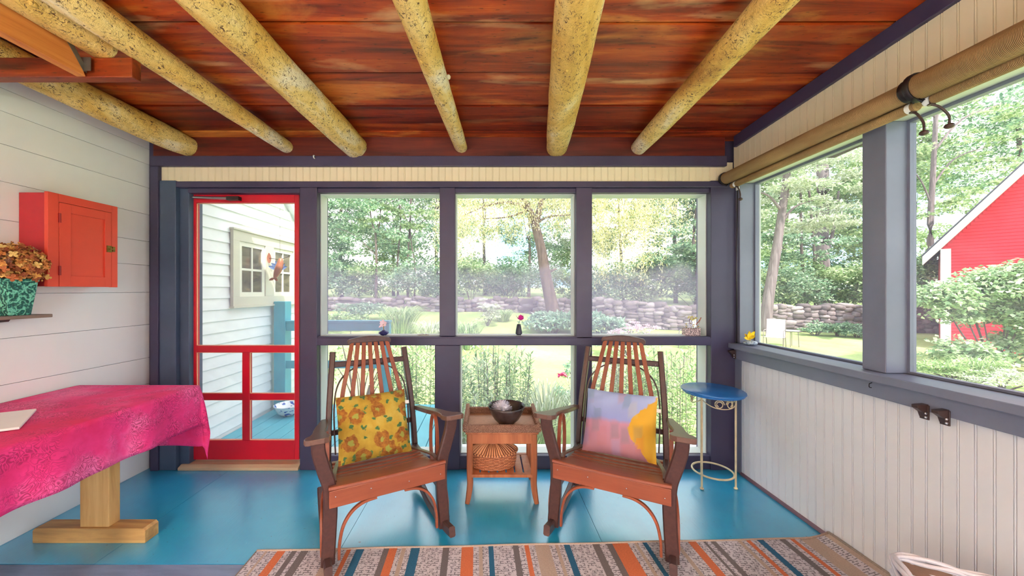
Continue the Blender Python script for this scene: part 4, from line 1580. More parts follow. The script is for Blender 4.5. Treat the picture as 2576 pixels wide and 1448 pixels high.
def vase_peony():
    X = px(1307)
    t = thing('bud_vase', 'slim black vase holding a single magenta peony on the window sill', 'vase', (X, 2.745, SILL + 0.0005))
    mb = MB(); mb.lathe([(0.0, 0.0), (0.017, 0.0), (0.018, 0.008), (0.0255, 0.013), (0.026, 0.018), (0.020, 0.055), (0.014, 0.085), (0.0125, 0.0865), (0.010, 0.085), (0.0, 0.06)], seg=28, cap0=False, cap1=False)
    mb.build('vase_body', paint('matte_black_ceramic', lin(44, 44, 62), 0.05, 20, 0.45, 0), t, smooth='auto')
    mb = MB(); mb.tube(smooth_path([(0, 0, 0.07), (0.003, 0, 0.10), (0.010, 0, 0.118)], 4), 0.0016, 6)
    mb.tube(smooth_path([(0.018, 0, 0.118), (0.028, -0.004, 0.11), (0.030, -0.004, 0.095)], 4), 0.0014, 6)
    mb.build('stem', paint('stem_green', lin(96, 116, 66), 0.1, 10, 0.6, 0), t, smooth=True)
    mb = MB()
    rg = random.Random(8)
    for i in range(46):
        th = rg.uniform(0.1, 1.35)
        ph = rg.uniform(0, 2 * PI)
        d = Vector((math.sin(th) * math.cos(ph), math.sin(th) * math.sin(ph), math.cos(th) * 0.75))
        mb.petal((0.016, 0, 0.118), d, rg.uniform(0.030, 0.040), 0.020, (0, 0, 1), 0.35, 5)
    mb.petal((0.014, 0, 0.122), (-1, 0, 0.55), 0.046, 0.02, (0, 0, 1), 0.2, 5)
    mb.ball((0.016, 0, 0.132), (0.020, 0.020, 0.014), 12, 8)
    mb.build('bloom', paint('magenta_petal', lin(216, 20, 150), 0.15, 30, 0.6, 0), t, smooth=True)


def flower_box():
    X = px(1751)
    t = thing('flower_box', 'small patterned tin box of white daisies on the sill in the corner', 'planter', (X, 2.745, SILL + 0.0005))
    m, nt, b = new_mat('leopard_tin')
    vo = nt.nodes.new('ShaderNodeTexVoronoi'); vo.inputs['Scale'].default_value = 150
    nt.links.new(coords(nt, 'Object'), vo.inputs['Vector'])
    nt.links.new(ramp(nt, vo.outputs['Distance'], [(0.40, lin(60, 38, 48)), (0.48, lin(214, 188, 184))]), b.inputs['Base Color'])
    mb = MB()
    w, d, h = 0.058, 0.024, 0.056
    mb.box(-w, w, -d, d, 0, 0.004); mb.box(-w, w, -d, -d + 0.003, 0.004, h); mb.box(-w, w, d - 0.003, d, 0.004, h)
    mb.box(-w, -w + 0.003, -d + 0.003, d - 0.003, 0.004, h); mb.box(w - 0.003, w, -d + 0.003, d - 0.003, 0.004, h)
    mb.build('tin', m, t)
    wp = paint('daisy_white', lin(252, 250, 252), 0.02, 20, 0.6, 0)
    yc = paint('daisy_yellow', lin(226, 176, 40), 0.1, 30, 0.6, 0)
    gs = paint('stem_green_b', lin(104, 128, 72), 0.1, 10, 0.6, 0)
    rg = random.Random(2)
    st = MB()
    spots = [(-0.045, -0.012, 0.066), (-0.034, 0.008, 0.086), (0.006, -0.014, 0.070), (0.020, 0.006, 0.080), (0.048, -0.012, 0.068), (0.0, 0.01, 0.09)]
    for (x, y, z) in spots:
        st.tube([(x * 0.7, y * 0.6, 0.01), (x, y, z - 0.002)], 0.0012, 5)
        mb = MB()
        for k in range(13):
            a = 2 * PI * k / 13
            mb.petal((x, y, z), (math.cos(a), math.sin(a) - 0.25, 0.15), 0.017, 0.006, (0, -0.3, 1), 0.1, 2)
        f = mb.build('daisy', wp, t, smooth=True)
        mb = MB(); mb.ball((x, y - 0.001, z + 0.002), (0.006, 0.006, 0.004), 10, 6)
        mb.build('daisy_centre', yc, f, smooth=True)
    st.build('stems', gs, t)
    mb = MB()
    for (bx, tx, tz, n) in ((-0.01, -0.012, 0.125, 10), (0.004, 0.0, 0.115, 8)):
        for k in range(14):
            mb.ball((bx + rg.uniform(-0.004, 0.004), rg.uniform(-0.003, 0.003), 0.06 + (tz - 0.06) * k / 13), 0.0032, 6, 4)
    mb.build('purple_spike', paint('purple_bud', lin(104, 72, 130), 0.2, 30, 0.6, 0), t, smooth=True)
    mb = MB()
    for (cx, cz) in ((-0.006, 0.138), (0.034, 0.130), (0.010, 0.12)):
        mb.tube([(cx * 0.4, 0, 0.02), (cx, 0.004, cz - 0.004)], 0.0011, 5)
        for k in range(26):
            mb.ball((cx + rg.uniform(-0.016, 0.016), rg.uniform(-0.012, 0.014), cz + rg.uniform(-0.006, 0.009)), rg.uniform(0.002, 0.0034), 5, 4)
    mb.build('yellow_umbel', paint('yellow_umbel', lin(222, 206, 96), 0.1, 30, 0.6, 0), t)
    mb = MB()
    for k in range(20):
        u = k / 19
        mb.ball((0.04 + 0.038 * u + rg.uniform(-0.003, 0.003), 0.0, 0.085 + 0.05 * u + rg.uniform(-0.003, 0.003)), 0.0034, 6, 4)
    mb.tube([(0.03, 0, 0.02), (0.076, 0, 0.132)], 0.001, 5)
    mb.build('rust_sprig', paint('rust_bud', lin(176, 88, 66), 0.15, 30, 0.6, 0), t)
    mb = MB(); mb.lathe([(0.0, 0.0), (0.015, 0.0), (0.019, 0.06), (0.0175, 0.061), (0.014, 0.004), (0.0, 0.003)], seg=24, cap0=False, cap1=False)
    o = mb.build('cup', M['whiteplastic'], smooth='auto', loc=(px(1776), 2.79, SILL + 0.0005))
    tag(o, 'plain white cup half hidden behind the patterned flower tin', 'cup')


vase_orchid(); vase_peony(); flower_box()
mb = MB()
mb.tube([(-0.045, 0, 0.003), (0.0, -0.004, 0.006), (0.045, 0.004, 0.004)], 0.0022, 5)
mb.tube([(0.012, -0.004, 0.005), (0.030, -0.012, 0.010)], 0.0015, 5)
mb.petal((0.005, 0, 0.008), (-0.9, -0.2, 0.4), 0.024, 0.012, (0, 0, 1), 0.2, 3)
tag(mb.build('dry_twig', paint('dry_twig', lin(160, 136, 120), 0.2, 30, 0.7, 0), loc=(px(1061), 2.735, SILL + 0.001)), 'dry twig lying on the sill behind the chair with the yellow cushion', 'twig')


def stone_vase():
    t = thing('bud_vase', 'pebble-shaped blue stone vase with a yellow lily on the side sill', 'vase', (1.865, 2.545, 0.9508))
    m, nt, b = new_mat('marbled_stone')
    v = coords(nt, 'Object')
    nt.links.new(ramp(nt, noise(nt, v, 60, 5, 0.6, 1.5), [(0.35, lin(84, 92, 130)), (0.5, lin(170, 190, 200)), (0.7, lin(214, 222, 222))]), b.inputs['Base Color'])
    b.inputs['Roughness'].default_value = 0.3
    mb = MB(); mb.ball((0, 0, 0.0175), (0.046, 0.040, 0.0175), 24, 14); mb.build('vase_body', m, t, smooth=True)
    mb = MB(); mb.tube([(-0.002, 0, 0.03), (-0.003, 0, 0.05)], 0.004, 8); mb.build('stem', paint('lily_stem', lin(190, 170, 50), 0.1, 10, 0.6, 0), t, smooth=True)
    mb = MB()
    for d, L, w in (((-1, -0.2, 0.15), 0.060, 0.022), ((-0.5, -0.2, 1), 0.058, 0.030), ((-0.1, 0.2, 1.2), 0.055, 0.028), ((0.55, 0, 1.1), 0.062, 0.028), ((0.3, -0.6, 0.7), 0.045, 0.026), ((-0.5, 0.6, 0.7), 0.045, 0.024)):
        mb.petal((-0.003, 0, 0.045), d, L, w, (0, -1, 0.3), 0.18, 6)
    mb.build('bloom', paint('lily_yellow', lin(250, 206, 24), 0.08, 30, 0.5, 0), t, smooth=True)


stone_vase()


# ------------------------------------------------------------------ striped rug
def rug():
    def yarn(name, c, c2=None, k=1.0):
        m, nt, b = new_mat(name)
        n = noise(nt, coords(nt, 'Object', (120, 260, 1)), 1.0, 2)
        a = tuple(x * 0.82 for x in c[:3]) + (1,)
        base = ramp(nt, n, [(0.35, a), (0.65, c)])
        if c2:
            # small comb marks in a basket weave
            br = nt.nodes.new('ShaderNodeTexBrick')
            br.inputs['Scale'].default_value = 1.0
            br.inputs['Brick Width'].default_value = 0.034
            br.inputs['Row Height'].default_value = 0.012
            br.inputs['Mortar Size'].default_value = 0.0024
            br.inputs['Mortar Smooth'].default_value = 0.2
            br.offset = 0.5
            nt.links.new(coords(nt, 'Object'), br.inputs['Vector'])
            g = ramp(nt, noise(nt, coords(nt, 'Object', (60, 40, 1)), 1.0, 1), [(0.44, gray(0)), (0.50, gray(0.85))])
            f = mix(nt, 1.0, br.outputs['Fac'], g, 'MULTIPLY')
            base = mix(nt, f, base, c2)
        nt.links.new(base, b.inputs['Base Color'])
        b.inputs['Roughness'].default_value = 0.9
        bump(nt, b, n, 0.5, 0.004)
        return m
    mats = [yarn('rug_pattern', lin(200, 194, 202), lin(88, 82, 90)), yarn('rug_orange', lin(204, 110, 70)), yarn('rug_grey', lin(112, 104, 106)),
            yarn('rug_blue', lin(34, 96, 130)), yarn('rug_tan', lin(180, 160, 146))]
    # stripe edges measured along the far edge of the rug, from its open end to the wall
    S = [(645, 0), (668, 4), (674, 0), (698, 1), (719, 0), (735, 2), (748, 0), (758, 2), (777, 0), (830, 4), (850, 0), (873, 1), (884, 0), (897, 3), (917, 0), (966, 2), (980, 1), (1000, 0),
         (1012, 4), (1022, 0), (1035, 3), (1057, 0), (1115, 2), (1131, 0), (1162, 1), (1191, 0), (1205, 4), (1214, 0), (1229, 3), (1241, 0), (1290, 2), (1304, 0), (1319, 1), (1330, 0), (1345, 4),
         (1381, 0), (1396, 4), (1404, 0), (1418, 3), (1433, 0), (1490, 2), (1507, 0), (1525, 2), (1540, 1), (1579, 0), (1595, 4), (1603, 0), (1616, 3), (1627, 0), (1640, 0), (1694, 4), (1704, 0), (1731, 1), (1751, 0),
         (1769, 2), (1776, 0), (1788, 2), (1801, 0), (1855, 4), (1865, 0), (1877, 1), (1888, 0), (1905, 3), (1920, 0), (1961, 2), (1976, 0), (1988, 1), (1999, 0), (2014, 4), (2053, 0), (2075, 4), (2088, -1)]
    mb = MB()
    ny = 40
    L = 2.05
    xs = []
    for k in range(len(S) - 1):
        Y = 1.826 + (S[k][0] - 645) / 1425 * 0.094
        Y1 = 1.826 + (S[k + 1][0] - 645) / 1425 * 0.094
        xs.append(((S[k][0] - PX) * Y / FPX, (S[k + 1][0] - PX) * Y1 / FPX, S[k][1]))
    xs = [(a, min(b_, 1.838), c) for a, b_, c in xs if a < 1.83]
    ox = xs[0][0]
    hz = lambda x, y: 0.007 + 0.0015 * math.sin(x * 9 + y * 3) + (0.028 * max(0, (x - 1.70) / 0.13) ** 2 if x > 1.70 else 0)
    for a, b_, c in xs:
        mb.mi = c
        sub = 2
        vs, fs = [], []
        for i in range(sub + 1):
            x = a + (b_ - a) * i / sub
            for j in range(ny + 1):
                y = -L * j / ny
                vs.append((x - ox, y, hz(x, y)))
        for i in range(sub):
            for j in range(ny):
                q = i * (ny + 1) + j
                fs.append((q, q + 1, q + ny + 2, q + ny + 1))
        mb.add(vs, fs)
    W = xs[-1][1] - ox
    mb.mi = 4
    o = mb.build('rug', mats, loc=(ox, 1.826, 0), rotz=math.radians(1.85))
    sd = o.modifiers.new('thickness', 'SOLIDIFY'); sd.thickness = 0.006; sd.offset = -1
    tag(o, 'striped flatweave rug in grey, coral, blue and tan on the teal floor', 'rug')
    b_ = MB()
    path = [(W * k / 60, 0.004, hz(ox + W * k / 60, 0) + 0.0005) for k in range(61)]
    b_.tube(path, 0.0055, 6)
    b_.tube([(0, 0.003, 0.006), (0, -L, 0.006)], 0.0045, 6)
    b_.tube([(W, 0.003, hz(ox + W, 0)), (W, -L, hz(ox + W, 0))], 0.007, 6)
    b_.build('edge_binding', mats[4], o, smooth=True)


rug()


# ------------------------------------------------------------------ white wicker basket by the side wall
def white_basket():
    t = thing('wicker_basket', 'white woven basket standing on the rug against the white beadboard wall', 'basket', (1.46, 1.00, 0.014), math.radians(-33))
    wm = paint('white_painted_wicker', lin(216, 212, 222), 0.06, 30, 0.45, 0.2)
    dm = paint('basket_inside', lin(120, 92, 78), 0.15, 30, 0.7, 0.2)
    hx, hy, H = 0.175, 0.225, 0.385
    per = []
    c = 0.045
    for (sx, sy, a0) in ((1, 1, 0), (-1, 1, 90), (-1, -1, 180), (1, -1, 270)):
        for k in range(7):
            a = math.radians(a0 + 90 * k / 6)
            per.append((sx * (hx - c) + c * math.cos(a), sy * (hy - c) + c * math.sin(a)))
    # resample the rim loop evenly
    pts = [Vector((p[0], p[1], 0)) for p in per]
    loop = []
    tot = sum((pts[(i + 1) % len(pts)] - pts[i]).length for i in range(len(pts)))
    n = 112
    i, acc = 0, 0.0
    for k in range(n):
        s = tot * k / n
        while acc + (pts[(i + 1) % len(pts)] - pts[i % len(pts)]).length < s:
            acc += (pts[(i + 1) % len(pts)] - pts[i % len(pts)]).length
            i += 1
        a, b_ = pts[i % len(pts)], pts[(i + 1) % len(pts)]
        loop.append(a + (b_ - a) * ((s - acc) / max(1e-6, (b_ - a).length)))
    mb = MB()
    rows = 20
    for r in range(rows):
        z = 0.015 + (H - 0.03) * r / (rows - 1)
        sc = 0.90 + 0.10 * z / H
        path = []
        for k, p in enumerate(loop):
            w = 0.005 * math.cos(PI * k / 4 + PI * r)
            nn = Vector((p.x / hx, p.y / hy, 0)).normalized()
            path.append(Vector((p.x * sc, p.y * sc, z)) + nn * w)
        mb.tube(path, 0.0088, 5, closed=True)
    mb.build('woven_side', wm, t, smooth=True)
    mb = MB()
    for r, (z, o_) in enumerate(((H - 0.008, 0.006), (H + 0.006, 0.0), (H + 0.010, -0.010), (H - 0.002, -0.014))):
        path = []
        for k, p in enumerate(loop):
            nn = Vector((p.x / hx, p.y / hy, 0)).normalized()
            path.append(Vector((p.x, p.y, z + 0.004 * math.sin(PI * k / 6 + r * 1.6))) + nn * (o_ + 0.004 * math.cos(PI * k / 6 + r * 1.6)))
        mb.tube(path, 0.0075, 6, closed=True)
    mb.build('braided_rim', wm, t, smooth=True)
    mb = MB()
    vs, fs = [], []
    for z, sc in ((0.012, 0.86), (H - 0.01, 0.945)):
        vs += [(p.x * sc, p.y * sc, z) for p in loop]
    fs = [(k, (k + 1) % n, n + (k + 1) % n, n + k) for k in range(n)] + [tuple(range(n))]
    mb.add(vs, fs)
    mb.build('liner', dm, t)


white_basket()


# ================================================================== OUTSIDE
def sstep(t):
    t = max(0.0, min(1.0, t))
    return t * t * (3 - 2 * t)


def wall_line(x):
    """distance of the dry stone wall along x"""
    pts = [(-40, 23.5), (-9, 20), (1.5, 19), (7.8, 17), (16.7, 16), (40, 15.5)]
    for (a, ya), (b_, yb) in zip(pts[:-1], pts[1:]):
        if x <= b_:
            return ya + (yb - ya) * (x - a) / (b_ - a)
    return pts[-1][1]


def gz(x, y):
    z = -0.65 + 0.74 * sstep((y - 8.5) / 10.5) * sstep((9.5 - x) / 9.0) + 0.14 * sstep((y - 11) / 5)
    b_ = y - wall_line(x) - 0.1
    if b_ > 0:
        z += 0.5 * sstep(b_ / 0.6) * (0.45 + 0.55 * sstep((x) / 8)) + 0.035 * b_
    return z


def ground():
    m, nt, b = new_mat('lawn')
    v = coords(nt, 'Object')
    n1 = noise(nt, v, 0.5, 6, 0.6)
    n2 = noise(nt, v, 9, 5, 0.7)
    c = ramp(nt, n1, [(0.3, lin(150, 172, 98)), (0.5, lin(180, 196, 118)), (0.7, lin(204, 210, 142))])
    c = mix(nt, ramp(nt, n2, [(0.3, gray(0.5)), (0.7, gray(0))]), c, lin(120, 150, 84))
    nt.links.new(c, b.inputs['Base Color'])
    b.inputs['Roughness'].default_value = 0.9
    bump(nt, b, noise(nt, v, 60, 3), 0.6, 0.03)
    xs = np.concatenate([np.linspace(-40, -12, 15), np.linspace(-11, 22, 100), np.linspace(23, 60, 20)])
    ys = np.concatenate([np.linspace(-14, 2, 8), np.linspace(2.5, 28, 110), np.linspace(29, 75, 20)])
    mb = MB()
    vs = [(x, y, gz(x, y) + 0.012 * math.sin(x * 2.3) * math.sin(y * 1.9)) for x in xs for y in ys]
    ny = len(ys)
    fs = [(i * ny + j, (i + 1) * ny + j, (i + 1) * ny + j + 1, i * ny + j + 1) for i in range(len(xs) - 1) for j in range(ny - 1)]
    mb.add(vs, fs)
    o = mb.build('ground', m, smooth=True)
    o['kind'] = 'structure'


ground()

# sunlit ledge outside the lower openings, and foundation
mb = MB(); mb.box(-0.45, 2.05, 2.862, 3.02, -0.62, 0.045)
struct('ledge', mb, M['white'])
bpy.data.objects['ledge'].name = 'trim_%d' % (len(T) + 1); T.append(None)
mb = MB(); mb.box(-2.75, XR + 0.15, 2.845, 2.86, -0.72, 0.0)
struct('foundation', mb, M['white']); bpy.data.objects['foundation'].name = 'trim_%d' % (len(T) + 1)

# ---- turquoise deck with railing
mb = MB()
for i in range(15):
    x = -2.46 + i * 0.137
    mb.box(x, x + 0.131, 2.865, 4.28, -0.05, -0.018)
mb.box(-2.46, -0.41, 4.20, 4.27, -0.25, -0.052); mb.box(-2.46, -0.41, 2.9, 2.95, -0.25, -0.052)
for x in (-2.40, -0.52):
    for y in (2.95, 4.16):
        mb.box(x, x + 0.09, y, y + 0.09, -0.68, -0.251)
tag(mb.build('deck', M['turq'], bevel=0.003), 'small turquoise board deck outside the red screen door', 'deck')
t = thing('deck_railing', 'turquoise wooden deck railing with a thick square post by the clapboard wall', 'railing', (-2.38, 4.10, -0.018))
mb = MB(); mb.box(-0.06, 0.07, -0.03, 0.10, 0, 1.235); mb.build('post', M['turq'], t, bevel=0.004)
mb = MB(); mb.box(1.155, 1.245, 0.0, 0.09, 0, 0.985); mb.build('post', M['turq'], t, bevel=0.004)
mb = MB(); mb.box(0.071, 1.2, -0.012, -0.001, 0.90, 0.99); mb.box(0.071, 1.25, -0.02, 0.10, 0.991, 1.015); mb.build('top_rail', M['turq'], t, bevel=0.002)
mb = MB(); mb.box(0.071, 1.2, -0.012, -0.001, 0.47, 0.56); mb.build('lower_rail', M['turq'], t, bevel=0.002)

# ---- shallow dish with blue fish marks
t = thing('ceramic_dish', 'white oval dish with blue marks standing on the turquoise deck', 'dish', (-2.19, 3.93, -0.0175))
dm, nt, b = new_mat('blue_marked_glaze')
v = coords(nt, 'Object')
nt.links.new(ramp(nt, noise(nt, coords(nt, 'Object', (1, 2.0, 2)), 13, 1), [(0.60, lin(238, 240, 240)), (0.64, lin(50, 90, 170))]), b.inputs['Base Color'])
b.inputs['Roughness'].default_value = 0.2
mb = MB(); mb.lathe([(0.0, 0.0), (0.07, 0.0), (0.11, 0.03), (0.145, 0.105), (0.150, 0.112), (0.142, 0.112), (0.105, 0.045), (0.06, 0.018), (0.0, 0.014)], seg=40, cap0=False, cap1=False)
mb.build('dish_body', dm, t, smooth=True)

# ---- white clapboard wing of the house, seen through the door
CX = -2.49


def clapboards():
    mb = MB()
    e = 0.105
    top = lambda y: 3.6 if y < 4.32 else 3.6
    n = int(3.6 / e) + 7
    Yend = 5.25

    def ymax(z):
        # gable: the rake falls away from the room
        if z < 2.05:
            return Yend
        return min(Yend, 4.36 + (2.42 - z) / 0.72 * 1.0) if z > 2.05 else Yend
    rows = []
    z = -0.62
    while z < 3.4:
        z1 = z + e
        y1 = min(ymax(z), ymax(z1))
        if y1 > 2.95:
            mb.add([(CX + 0.016, 2.80, z), (CX + 0.016, y1, z), (CX + 0.001, y1, z1 + 0.006), (CX + 0.001, 2.80, z1 + 0.006), (CX - 0.01, 2.80, z), (CX - 0.01, y1, z)],
                   [(0, 1, 2, 3), (4, 5, 1, 0), (1, 5, 2)])
        z = z1
    poly = [(2.80, -0.65), (Yend, -0.65), (Yend, 1.78), (4.36 + (2.42 - 3.4) / 0.72, 3.4), (2.80, 3.4)]
    mb.prism(poly, CX - 0.15, CX - 0.011, 'YZ')
    struct('wall_house', mb, paint('bright_white_clapboard', lin(240, 241, 240), 0.02, 3, 0.55, 0.02))
    # rake board
    mb = MB()
    P = [(Yend + 0.1, 1.70), (2.9, 1.70 + (Yend + 0.1 - 2.9) * 0.72), (2.9, 1.82 + (Yend + 0.1 - 2.9) * 0.72), (Yend + 0.1, 1.82)]
    mb.prism(P, CX - 0.15, CX + 0.07, 'YZ')
    struct('roof', mb, M['white'])
    bpy.data.objects['roof'].name = 'trim_%d' % (len(T) + 2)


clapboards()


def house_window(y0, y1, z0, z1):
    win_t = thing('window_%d' % (win + 1), '', 'window', (CX + 0.018, (y0 + y1) / 2, z0))
    del win_t['label'], win_t['category']
    win_t['kind'] = 'structure'
    a = (y1 - y0) / 2
    h = z1 - z0
    g = paint('greige_window_paint', lin(206, 200, 180), 0.03, 5, 0.5, 0.03)
    mb = MB()
    mb.box(0, 0.03, -a, a, h - 0.10, h); mb.box(0, 0.03, -a, a, 0, 0.09)
    mb.box(0, 0.03, -a, -a + 0.09, 0.09, h - 0.10); mb.box(0, 0.03, a - 0.09, a, 0.09, h - 0.10); mb.box(0, 0.03, -0.075, 0.075, 0.09, h - 0.10)
    mb.box(0, 0.045, -a - 0.015, a + 0.015, h, h + 0.018); mb.box(0, 0.045, -a - 0.012, a + 0.012, -0.02, 0.0)
    mb.build('window_casing', g, win_t, bevel=0.002)
    gl, nt, b = new_mat('old_window_glass')
    n = noise(nt, coords(nt, 'Object', (1, 1, 3)), 3.5, 4, 0.6, 1.0)
    nt.links.new(ramp(nt, n, [(0.3, lin(70, 66, 52)), (0.6, lin(120, 112, 88)), (0.8, lin(160, 132, 88))]), b.inputs['Base Color'])
    b.inputs['Roughness'].default_value = 0.08
    for (ya, yb) in ((-a + 0.0905, -0.0755), (0.0755, a - 0.0905)):
        mb = MB()
        za, zb = 0.0905, h - 0.1005
        t_ = 0.045
        m_ = (ya + yb) / 2
        zm = (za + zb) / 2
        mb.box(0.0, 0.018, ya, yb, za, za + t_); mb.box(0.0, 0.018, ya, yb, zb - t_, zb)
        mb.box(0.0, 0.018, ya, ya + t_, za + t_, zb - t_); mb.box(0.0, 0.018, yb - t_, yb, za + t_, zb - t_)
        mb.box(0.0, 0.015, m_ - 0.011, m_ + 0.011, za + t_, zb - t_); mb.box(0.0, 0.0145, ya + t_, yb - t_, zm - 0.011, zm + 0.011)
        s = mb.build('sash', paint('sash_paint', lin(226, 222, 204), 0.03, 5, 0.5, 0.03), win_t)
        mb = MB(); mb.box(0.001, 0.005, ya + t_, yb - t_, za + t_, zb - t_)
        mb.build('pane', gl, s)


house_window(3.43, 4.58, 1.19, 1.93)


# hanging copper bird ornament
def ornament():
    c = at(700, 672, 3.95)
    t = thing('hanging_ornament', 'copper flying-fish ornament with blue fins hanging in front of the clapboard window', 'ornament', c)
    cop = paint('weathered_copper', lin(176, 112, 82), 0.2, 30, 0.4, 0.0, metal=0.4)
    blu = paint('blue_fin', lin(92, 116, 156), 0.15, 30, 0.5, 0)
    mb = MB()
    path = [(0.03, 0, 0.10), (0.02, 0, 0.03), (-0.01, 0, -0.05), (-0.04, 0, -0.12)]
    mb.tube(smooth_path(path, 5), 0.030, 10, scale=[0.3 + 1.0 * math.sin(PI * k / 15 * 0.9 + 0.2) for k in range(16)])
    mb.build('body', cop, t, smooth=True)
    mb = MB()
    for s, L in ((-1, 0.13), (1, 0.11)):
        for k in range(5):
            a = math.radians(20 + 26 * k)
            mb.petal((0.0, 0, -0.02), (s * math.cos(a) * 1.0, 0.1, math.sin(a) * 0.8), L * (0.9 - 0.07 * k), 0.045, (0, -1, 0), 0.05, 3)
    mb.build('fins', blu, t)
    mb = MB(); mb.petal((-0.10, 0, 0.05), (0, 0, 1), 0.11, 0.05, (0, -1, 0), 0.05, 4)
    mb.build('tail', cop, t)
    for dx, dz, L_ in ((-1, -0.4, 0.06), (0.9, -0.6, 0.05)):
        mb = MB(); mb.petal((-0.045, 0, -0.12), (dx, 0, dz), L_, 0.03, (0, -1, 0), 0.1, 3)
        mb.build('whisker', cop, t)
    mb = MB(); mb.tube([(-0.10, 0, 0.10), (0.02, 0, 0.085), (0.12, 0, 0.12)], 0.003, 6); mb.tube([(0.02, 0, 0.085), (0.02, 0, 1.05)], 0.0012, 5)
    mb.build('hanging_wire', M['brownmetal'], t)


ornament()


# ---- red barn
def barn():
    Y = 12.1
    X0 = (2368 - PX) * Y / FPX
    g = -0.62
    t = thing('barn', 'red clapboard barn with white rake boards behind the leafy shrub', 'barn', (X0, Y, g), math.radians(-51))
    red = paint('barn_red', lin(214, 40, 58), 0.05, 2, 0.6, 0.0)
    Ez = EYE + (732 - 625) * Y / FPX - g
    Wd = 6.4
    ap = Wd / 2
    sl = 1.36
    mb = MB()
    z = 0.0
    e = 0.105
    while z < Ez + ap * sl:
        z1 = z + e
        i0 = 0 if z1 < Ez else (z1 - Ez) / sl
        if i0 > ap - 0.05:
            break
        mb.add([(i0, -0.022, z), (Wd - i0, -0.022, z), (Wd - i0, -0.003, z1), (i0, -0.003, z1), (i0, 0.0, z), (Wd - i0, 0.0, z)], [(0, 1, 2, 3), (4, 5, 1, 0)])
        z = z1
    mb.prism([(0, 0), (Wd, 0), (Wd, Ez), (ap, Ez + ap * sl), (0, Ez)], 0.0, 9.0, 'XZ')
    mb.build('siding', red, t)
    wp = paint('barn_white_trim', lin(240, 236, 240), 0.02, 3, 0.5, 0)
    mb = MB(); mb.box(-0.02, 0.20, -0.06, -0.023, 0, Ez - 0.02); mb.build('corner_board', wp, t)
    mb = MB(); mb.box(Wd - 0.2, Wd + 0.02, -0.06, -0.023, 0, Ez - 0.02); mb.build('corner_board', wp, t)
    for s in (0, 1):
        o_ = 0.40
        P = [(-o_, Ez - o_ * sl - 0.02), (ap, Ez + ap * sl - 0.02), (ap, Ez + ap * sl + 0.30), (-o_, Ez - o_ * sl + 0.26)]
        if s:
            P = [(Wd - x, z) for x, z in reversed(P)]
        mb = MB(); mb.prism(P, -0.80, -0.74, 'XZ'); mb.build('rake_board', wp, t)
        P2 = [(-o_ - 0.02, Ez - o_ * sl + 0.262), (ap, Ez + ap * sl + 0.302), (ap, Ez + ap * sl + 0.345), (-o_ - 0.02, Ez - o_ * sl + 0.305)]
        if s:
            P2 = [(Wd - x, z) for x, z in reversed(P2)]
        mb = MB(); mb.prism(P2, -0.84, 9.3, 'XZ'); mb.build('roof', paint('dark_shingle', lin(84, 84, 96), 0.2, 20, 0.8, 0.1), t)
        P3 = [(-o_, Ez - o_ * sl - 0.0), (ap, Ez + ap * sl + 0.0), (ap, Ez + ap * sl + 0.03), (-o_, Ez - o_ * sl + 0.03)]
        if s:
            P3 = [(Wd - x, z) for x, z in reversed(P3)]
        mb = MB(); mb.prism(P3, -0.74, -0.023, 'XZ'); mb.build('soffit', wp, t)


barn()


# ---- dry stone wall
def stone_wall():
    m, nt, b = new_mat('fieldstone')
    geo = nt.nodes.new('ShaderNodeNewGeometry')
    c = ramp(nt, geo.outputs['Random Per Island'], [(0.0, lin(104, 94, 94)), (0.35, lin(138, 126, 126)), (0.7, lin(164, 152, 152)), (1.0, lin(188, 178, 180))])
    n = noise(nt, coords(nt, 'Object'), 8, 5, 0.6)
    c = mix(nt, 0.6, c, ramp(nt, n, [(0.3, lin(150, 140, 140)), (0.7, lin(250, 246, 240))]), 'MULTIPLY')
    nt.links.new(c, b.inputs['Base Color'])
    b.inputs['Roughness'].default_value = 0.85
    rg = random.Random(11)
    mb = MB()
    x = -13.0
    while x < 24:
        yl = wall_line(x)
        H = 0.62 + 0.50 * sstep((x - 1) / 6) + 0.06 * math.sin(x * 1.3)
        zb = gz(x, yl - 0.5)
        z = -0.05
        wid = rg.uniform(0.34, 0.52)
        while z < H:
            h = rg.uniform(0.14, 0.27)
            w = wid * rg.uniform(0.75, 1.35)
            cx = x + rg.uniform(-0.10, 0.10)
            c_ = Vector((cx, yl + rg.uniform(-0.06, 0.06), zb + z + h / 2))
            o = len(mb.v)
            mb.ball(c_, (w * 0.60, 0.26, h * 0.60), 10, 7)
            ang = rg.uniform(-0.18, 0.18)
            for k in range(o, len(mb.v)):
                p = Vector(mb.v[k]) - c_
                p = Vector([math.copysign(abs(q / e_) ** 0.72 * e_, q) for q, e_ in zip(p, (w * 0.60, 0.26, h * 0.60))]) * rg.uniform(0.92, 1.07)
                mb.v[k] = tuple(c_ + Vector((p.x * math.cos(ang) - p.z * math.sin(ang), p.y, p.z * math.cos(ang) + p.x * math.sin(ang))))
            z += h * 0.86
        x += wid * 0.82
    o = mb.build('stone_wall', m, smooth=True)
    tag(o, 'long dry-laid fieldstone wall along the back of the lawn', 'stone wall')


stone_wall()


